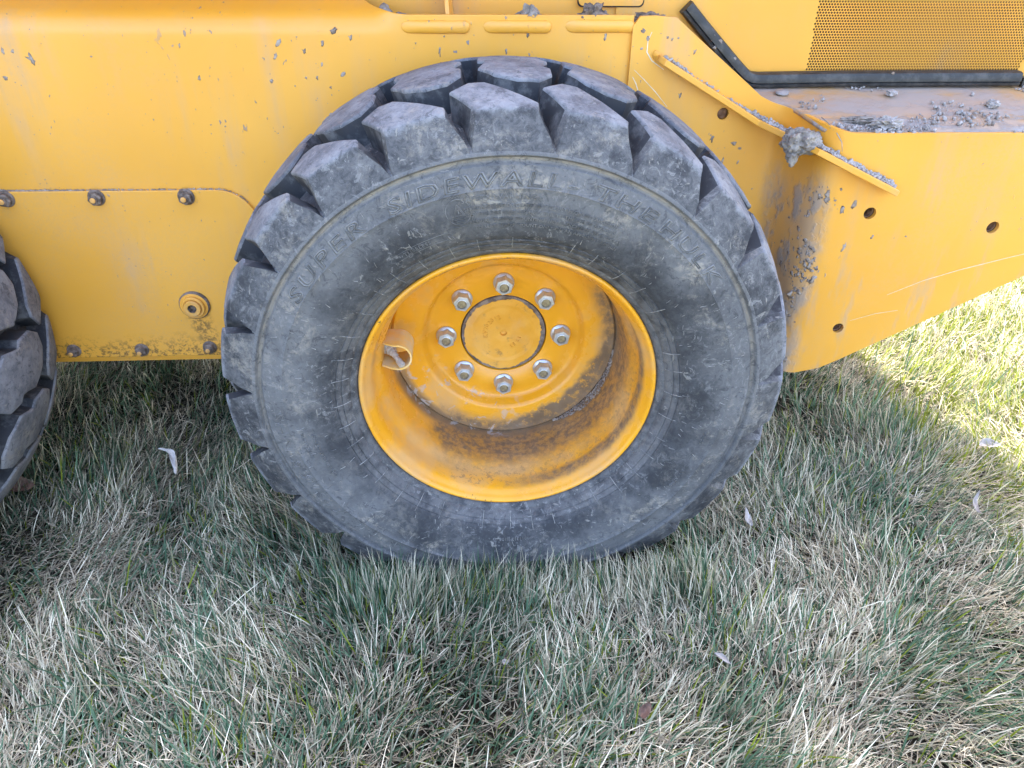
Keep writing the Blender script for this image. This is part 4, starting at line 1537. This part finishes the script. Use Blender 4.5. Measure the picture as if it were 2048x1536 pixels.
# splashes on the rubber seal
for x, z, s, el in ((0.366, 0.452, 0.0085, 0.9), (0.378, 0.444, 0.0075, 1.1), (0.372, 0.438, 0.004, 1.6), (0.408, 0.415, 0.006, 1.5), (0.413, 0.407, 0.0035, 1.8), (0.428, 0.397, 0.004, 0.8), (0.70, 0.3955, 0.004, 0.8)):
    scale(x, 0.3965, z, s, el, 0.4, 0.25)
o = mb.build("mud_splatter", M['splat'], None, (0, 0, HUB), True, None)
tag(o, "dried grey mud splatter clinging to the yellow side plates", "mud", kind='stuff')

# soil packed in the rim beside the disc
mb = MB()
for i in range(1100):
    a = R(-62 + 56 * rg.random())
    s = 0.0006 + 0.0013 * rg.random() ** 2
    rr = 0.1945 + 0.006 * rg.random()
    w_ = math.sin(math.pi * (math.degrees(a) + 62) / 52)
    yy = 0.157 - 0.017 * rg.random() ** 1.5 * (0.1 + w_)
    put_lump(mb, 'tiny', rg.randrange(12), (rr * math.cos(a), yy, rr * math.sin(a)), (s, s, s), rg.uniform(0, 3))
o = mb.build("packed_soil", M['splat'], None, (0, 0, HUB), True, None)
tag(o, "grey soil packed in the rim beside the wheel disc", "soil", kind='stuff')

# a dry grass stalk caught on the deck edge
mb = MB()
mb.tube([(0.520, 0.252, 0.356), (0.527, 0.240, 0.350), (0.536, 0.222, 0.340), (0.541, 0.205, 0.328), (0.542, 0.198, 0.315)], [0.0006, 0.0008, 0.0008, 0.0007, 0.0004], 5)
o = mb.build("grass_stalk", M['mud'], None, (0, 0, HUB))
tag(o, "thin dry grass stalk hanging over the edge of the deck plate", "grass stalk")

# ---------------------------------------------------------------- fallen leaves
def leaf(label, c, length, width, mat, yaw, curl, fold, tilt, seed, twist=0.5):
    V, F = [], []
    n, k = 18, 8
    for i in range(n + 1):
        t = i / n
        w = width * (math.sin(math.pi * min(1, t * 1.02)) ** 0.75) * (1 - 0.25 * t) * 0.5 + 0.0004
        for q in range(k + 1):
            v = (q / k - 0.5) * 2
            a = curl * (t - 0.5)
            xx = (math.sin(a) / curl if abs(curl) > 0.01 else t - 0.5) * length
            zz = ((1 - math.cos(a)) / curl if abs(curl) > 0.01 else 0) * length
            fo = fold * v * v
            nz = noise.noise(Vector((t * 4, v * 2, seed))) * 0.004
            yy0, zz0 = v * w * math.cos(fold * abs(v) * 0.7), abs(v) * w * math.sin(fold * abs(v))
            tw = twist * (t - 0.4)
            V.append((xx, yy0 * math.cos(tw) - zz0 * math.sin(tw) + 0.012 * math.sin(t * 4.0) * length / 0.085 * min(1, abs(twist)), zz + yy0 * math.sin(tw) + zz0 * math.cos(tw) + nz))
    m_ = k + 1
    for i in range(n):
        for q in range(k):
            F.append((i * m_ + q, (i + 1) * m_ + q, (i + 1) * m_ + q + 1, i * m_ + q + 1))
    o = link("fallen_leaf", mesh("fallen_leaf", V, F), M[mat], None, c, True)
    o.rotation_euler = (tilt[0], tilt[1], yaw)
    sd = o.modifiers.new("solid", 'SOLIDIFY')
    sd.thickness = 0.0004
    tag(o, label, "leaf", "dry leaves lying in the grass")
    return o
leaf("curled pale twisted dry leaf in the grass left of the rear tyre", (-0.690, 0.265, 0.050), 0.085, 0.022, 'leaf_white', R(-42), 1.6, 1.3, (0.3, 0.3, 0), 1, 4.2)
leaf("dark reddish brown leaf beneath the front tyre at the left edge", (-0.985, 0.225, 0.030), 0.060, 0.040, 'leaf_brown', R(20), 0.9, 0.5, (0.4, 0.1, 0), 2)
leaf("flat grey oval leaf standing in the grass right of the tyre", (0.474, 0.070, 0.034), 0.040, 0.018, 'leaf_pale', R(100), 0.4, 0.4, (0.4, -0.5, 0), 3)
leaf("narrow curved grey leaf in the shade near the right edge", (0.935, 0.075, 0.045), 0.060, 0.012, 'leaf_pale', R(75), 1.8, 0.7, (0.2, -0.4, 0), 4)
leaf("small rust brown curled leaf low in the grass before the tyre", (0.190, -0.325, 0.034), 0.030, 0.022, 'leaf_brown', R(60), 2.0, 1.0, (0.2, -0.6, 0), 5)
leaf("tiny pale scrap of leaf in the grass under the tyre centre", (-0.014, -0.236, 0.038), 0.012, 0.010, 'leaf_pale', R(50), 0.6, 0.5, (0.2, -0.3, 0), 6)
leaf("pale broad straw coloured leaf scrap lying right of centre", (0.330, -0.245, 0.036), 0.030, 0.009, 'leaf_pale', R(-35), 0.7, 0.6, (0.2, 0.1, 0), 7)
leaf("sunlit tan leaf at the edge of the shade on the right", (1.085, 0.270, 0.034), 0.055, 0.028, 'leaf_pale', R(10), 0.8, 0.6, (0.3, 0.0, 0), 8)

# ---------------------------------------------------------------- grass
def grass():
    rs = np.random.default_rng(11)
    def region(n, x0, x1, y0, y1, keep=None):
        p = np.column_stack([rs.uniform(x0, x1, n), rs.uniform(y0, y1, n)])
        return p if keep is None else p[keep(p)]
    A = region(96000, -1.15, 1.25, -0.62, 0.42)
    B1 = region(30000, -1.5, -0.2, 0.42, 1.30)
    B2 = region(52000, 0.40, 2.10, 0.42, 1.75)
    Cc = region(14000, 1.25, 2.30, -0.5, 0.42)
    D = region(16000, -2.2, 3.4, 1.4, 3.2)
    E = region(16000, -2.2, 2.4, -1.6, -0.62)
    T1 = np.column_stack([rs.uniform(-0.30, 0.36, 4200), rs.uniform(-0.125, -0.052, 4200)])
    T2 = np.column_stack([rs.uniform(-1.25, -0.95, 1500), rs.uniform(-0.10, 0.34, 1500)])
    P = np.vstack([A, B1, B2, Cc, D, E, T1, T2])
    n = len(P)
    tuft = np.zeros(n, bool)
    tuft[-5700:] = True
    x, y = P[:, 0], P[:, 1]
    # slow fields: lean direction, greenness, height
    def field(s, k):
        f = np.zeros(n)
        for i in range(6):
            a = rs.uniform(0, 2 * np.pi)
            w = s * rs.uniform(0.6, 1.7)
            f += np.sin(w * (x * np.cos(a) + y * np.sin(a)) + rs.uniform(0, 6.28))
        return f / 6 * k
    lean = 0.9 + field(5.0, 2.6) + field(13, 2.2) + rs.normal(0, 0.85, n)     # radians from +X
    longb = (rs.random(n) < 0.007)
    # tufts: pull blades towards a common root
    g = 0.020
    tx = np.floor(x / g) * g + g * 0.5 + (np.sin(np.floor(x / g) * 12.9 + np.floor(y / g) * 78.2) * 43758.5 % 1 - 0.5) * g
    ty = np.floor(y / g) * g + g * 0.5 + (np.sin(np.floor(x / g) * 39.3 + np.floor(y / g) * 11.1) * 24634.6 % 1 - 0.5) * g
    pull = rs.uniform(0.0, 0.9, n)
    x = x + (tx - x) * pull
    y = y + (ty - y) * pull
    green = 0.55 + field(5.0, 0.28) + field(19, 0.55) + 0.12 * np.clip((x - 0.8) / 0.3, 0, 1)  # last term greens the sunlit patch through blade colour
    isg = rs.random(n) < np.clip(green, 0.12, 0.85)
    hgt = 1.0 + field(4.0, 0.25) + field(15, 0.5)
    matted = np.clip(field(6.0, 1.5) + field(14, 1.2) - 0.15, 0, 1) * np.where(np.abs(x) < 3, 1, 0)
    L = np.clip(rs.lognormal(math.log(0.044), 0.32, n), 0.018, 0.120) * np.clip(hgt, 0.6, 1.5)
    thatch = (rs.random(n) < 0.22) & ~tuft
    isg &= ~thatch
    L = np.where(isg, L * 1.05, L * 1.0)
    L = np.where(longb & ~thatch, rs.uniform(0.085, 0.135, n), L)
    W = np.where(isg, rs.uniform(0.0019, 0.0036, n), rs.uniform(0.0011, 0.0023, n))
    t0 = np.where(isg, np.abs(rs.normal(0.38, 0.28, n)), np.abs(rs.normal(0.62, 0.38, n)))
    t0 = t0 + matted * 0.55
    t0 = np.where(thatch, rs.uniform(1.15, 1.62, n), t0)
    t0 = np.where(tuft, np.abs(rs.normal(0.10, 0.22, n)), t0)
    L = np.where(tuft, np.clip(L * 1.35, 0.035, 0.11), L)
    bend = np.where(thatch, rs.normal(0.0, 0.25, n), np.abs(rs.normal(0.28, 0.30, n)))
    bend = np.where(longb & ~thatch, rs.uniform(0.5, 1.6, n), bend)
    lean = np.where(thatch, lean + rs.normal(0, 1.2, n), lean)
    z0 = np.where(thatch, rs.uniform(0.004, 0.024, n), 0.0)
    twist = rs.normal(0, 0.45, n)
    # living green, bleached straw, brown thatch; sun glow painted in yellow-green at right
    c = np.zeros((n, 3))
    u = rs.random(n)[:, None]
    gA, gB = np.array([0.030, 0.062, 0.038]), np.array([0.130, 0.205, 0.130])
    sA, sB = np.array([0.34, 0.285, 0.195]), np.array([0.74, 0.665, 0.515])
    tA, tB = np.array([0.06, 0.052, 0.040]), np.array([0.34, 0.295, 0.225])
    c = np.where(isg[:, None], gA + (gB - gA) * u, sA + (sB - sA) * u)
    c = np.where(thatch[:, None], tA + (tB - tA) * u, c)
    c *= (1.0 + field(9, 0.10) + field(26, 0.22))[:, None].clip(0.8, 1.2)
    c *= 1.22
    yg = (rs.random(n) < np.where(x > 0.95, 0.75, 0.12)) & isg  # yellower blades put the sunlit patch's glow into the colour
    c[yg] = np.array([0.19, 0.225, 0.026]) * rs.uniform(0.7, 1.2, (yg.sum(), 1))
    tipstraw = isg & (rs.random(n) < 0.35)
    ctip = np.where(tipstraw[:, None], sA + (sB - sA) * rs.random(n)[:, None], c * 1.10)
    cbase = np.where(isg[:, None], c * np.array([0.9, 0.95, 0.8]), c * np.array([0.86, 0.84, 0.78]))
    segs = 3
    nv = 2 * segs + 1
    V = np.zeros((n, nv, 3), np.float32)
    Cn = np.ones((n, nv, 4), np.float32)
    Cn[:, :, 3] = np.where(isg, 0.42, 0.14)[:, None]
    hx, hy = np.cos(lean), np.sin(lean)
    sxv, syv = -np.sin(lean + twist), np.cos(lean + twist)
    px, py, pz = x.copy(), y.copy(), z0.copy()
    ws = [1.0, 0.95, 0.70, 0.0]
    for s in range(segs + 1):
        f = s / segs
        if s > 0:
            ang = np.minimum(t0 + bend * (s - 0.5) / segs, 2.0)
            st = L / segs
            px = px + hx * np.sin(ang) * st
            py = py + hy * np.sin(ang) * st
            pz = np.maximum(pz + np.cos(ang) * st, 0.003)
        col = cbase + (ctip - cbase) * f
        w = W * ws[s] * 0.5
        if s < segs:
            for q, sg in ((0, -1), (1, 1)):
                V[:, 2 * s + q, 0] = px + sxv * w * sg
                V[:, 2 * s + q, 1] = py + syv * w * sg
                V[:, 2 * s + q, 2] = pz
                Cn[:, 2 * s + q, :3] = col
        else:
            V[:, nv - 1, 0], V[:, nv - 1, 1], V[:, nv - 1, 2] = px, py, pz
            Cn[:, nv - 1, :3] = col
    # blades are pressed down where the tyres stand
    mid = V[:, 3, :]
    keep = np.ones(n, bool)
    for cx in (0.0, -1.285):
        rx = np.abs(V[:, :, 0] - cx)
        inside = (V[:, :, 1] > -0.040) & (V[:, :, 1] < 0.33) & (np.hypot(V[:, :, 0] - cx, V[:, :, 2] - HUB) < 0.440)
        keep &= ~inside.any(axis=1)
    V, Cn = V[keep], Cn[keep]
    n = len(V)
    base = (np.arange(n) * nv)[:, None]
    loops = np.concatenate([base + np.array([0, 1, 3, 2]), base + np.array([2, 3, 5, 4]), base + np.array([4, 5, 6])], axis=1).astype(np.int32).ravel()
    tot = np.tile(np.array([4, 4, 3], np.int32), n)
    start = np.concatenate([[0], np.cumsum(tot)[:-1]]).astype(np.int32)
    me = bpy.data.meshes.new("grass")
    me.vertices.add(n * nv)
    me.vertices.foreach_set('co', V.astype(np.float32).ravel())
    me.loops.add(len(loops))
    me.loops.foreach_set('vertex_index', loops)
    me.polygons.add(len(tot))
    me.polygons.foreach_set('loop_start', start)
    me.update(calc_edges=True)
    at = me.attributes.new("tint", 'FLOAT_COLOR', 'POINT')
    at.data.foreach_set('color', Cn.ravel())
    o = link("grass", me, M['grass'], None, (0, 0, 0), True)
    tag(o, "short mixed green and straw coloured winter lawn grass", "grass", kind='stuff')
    return o
grass()
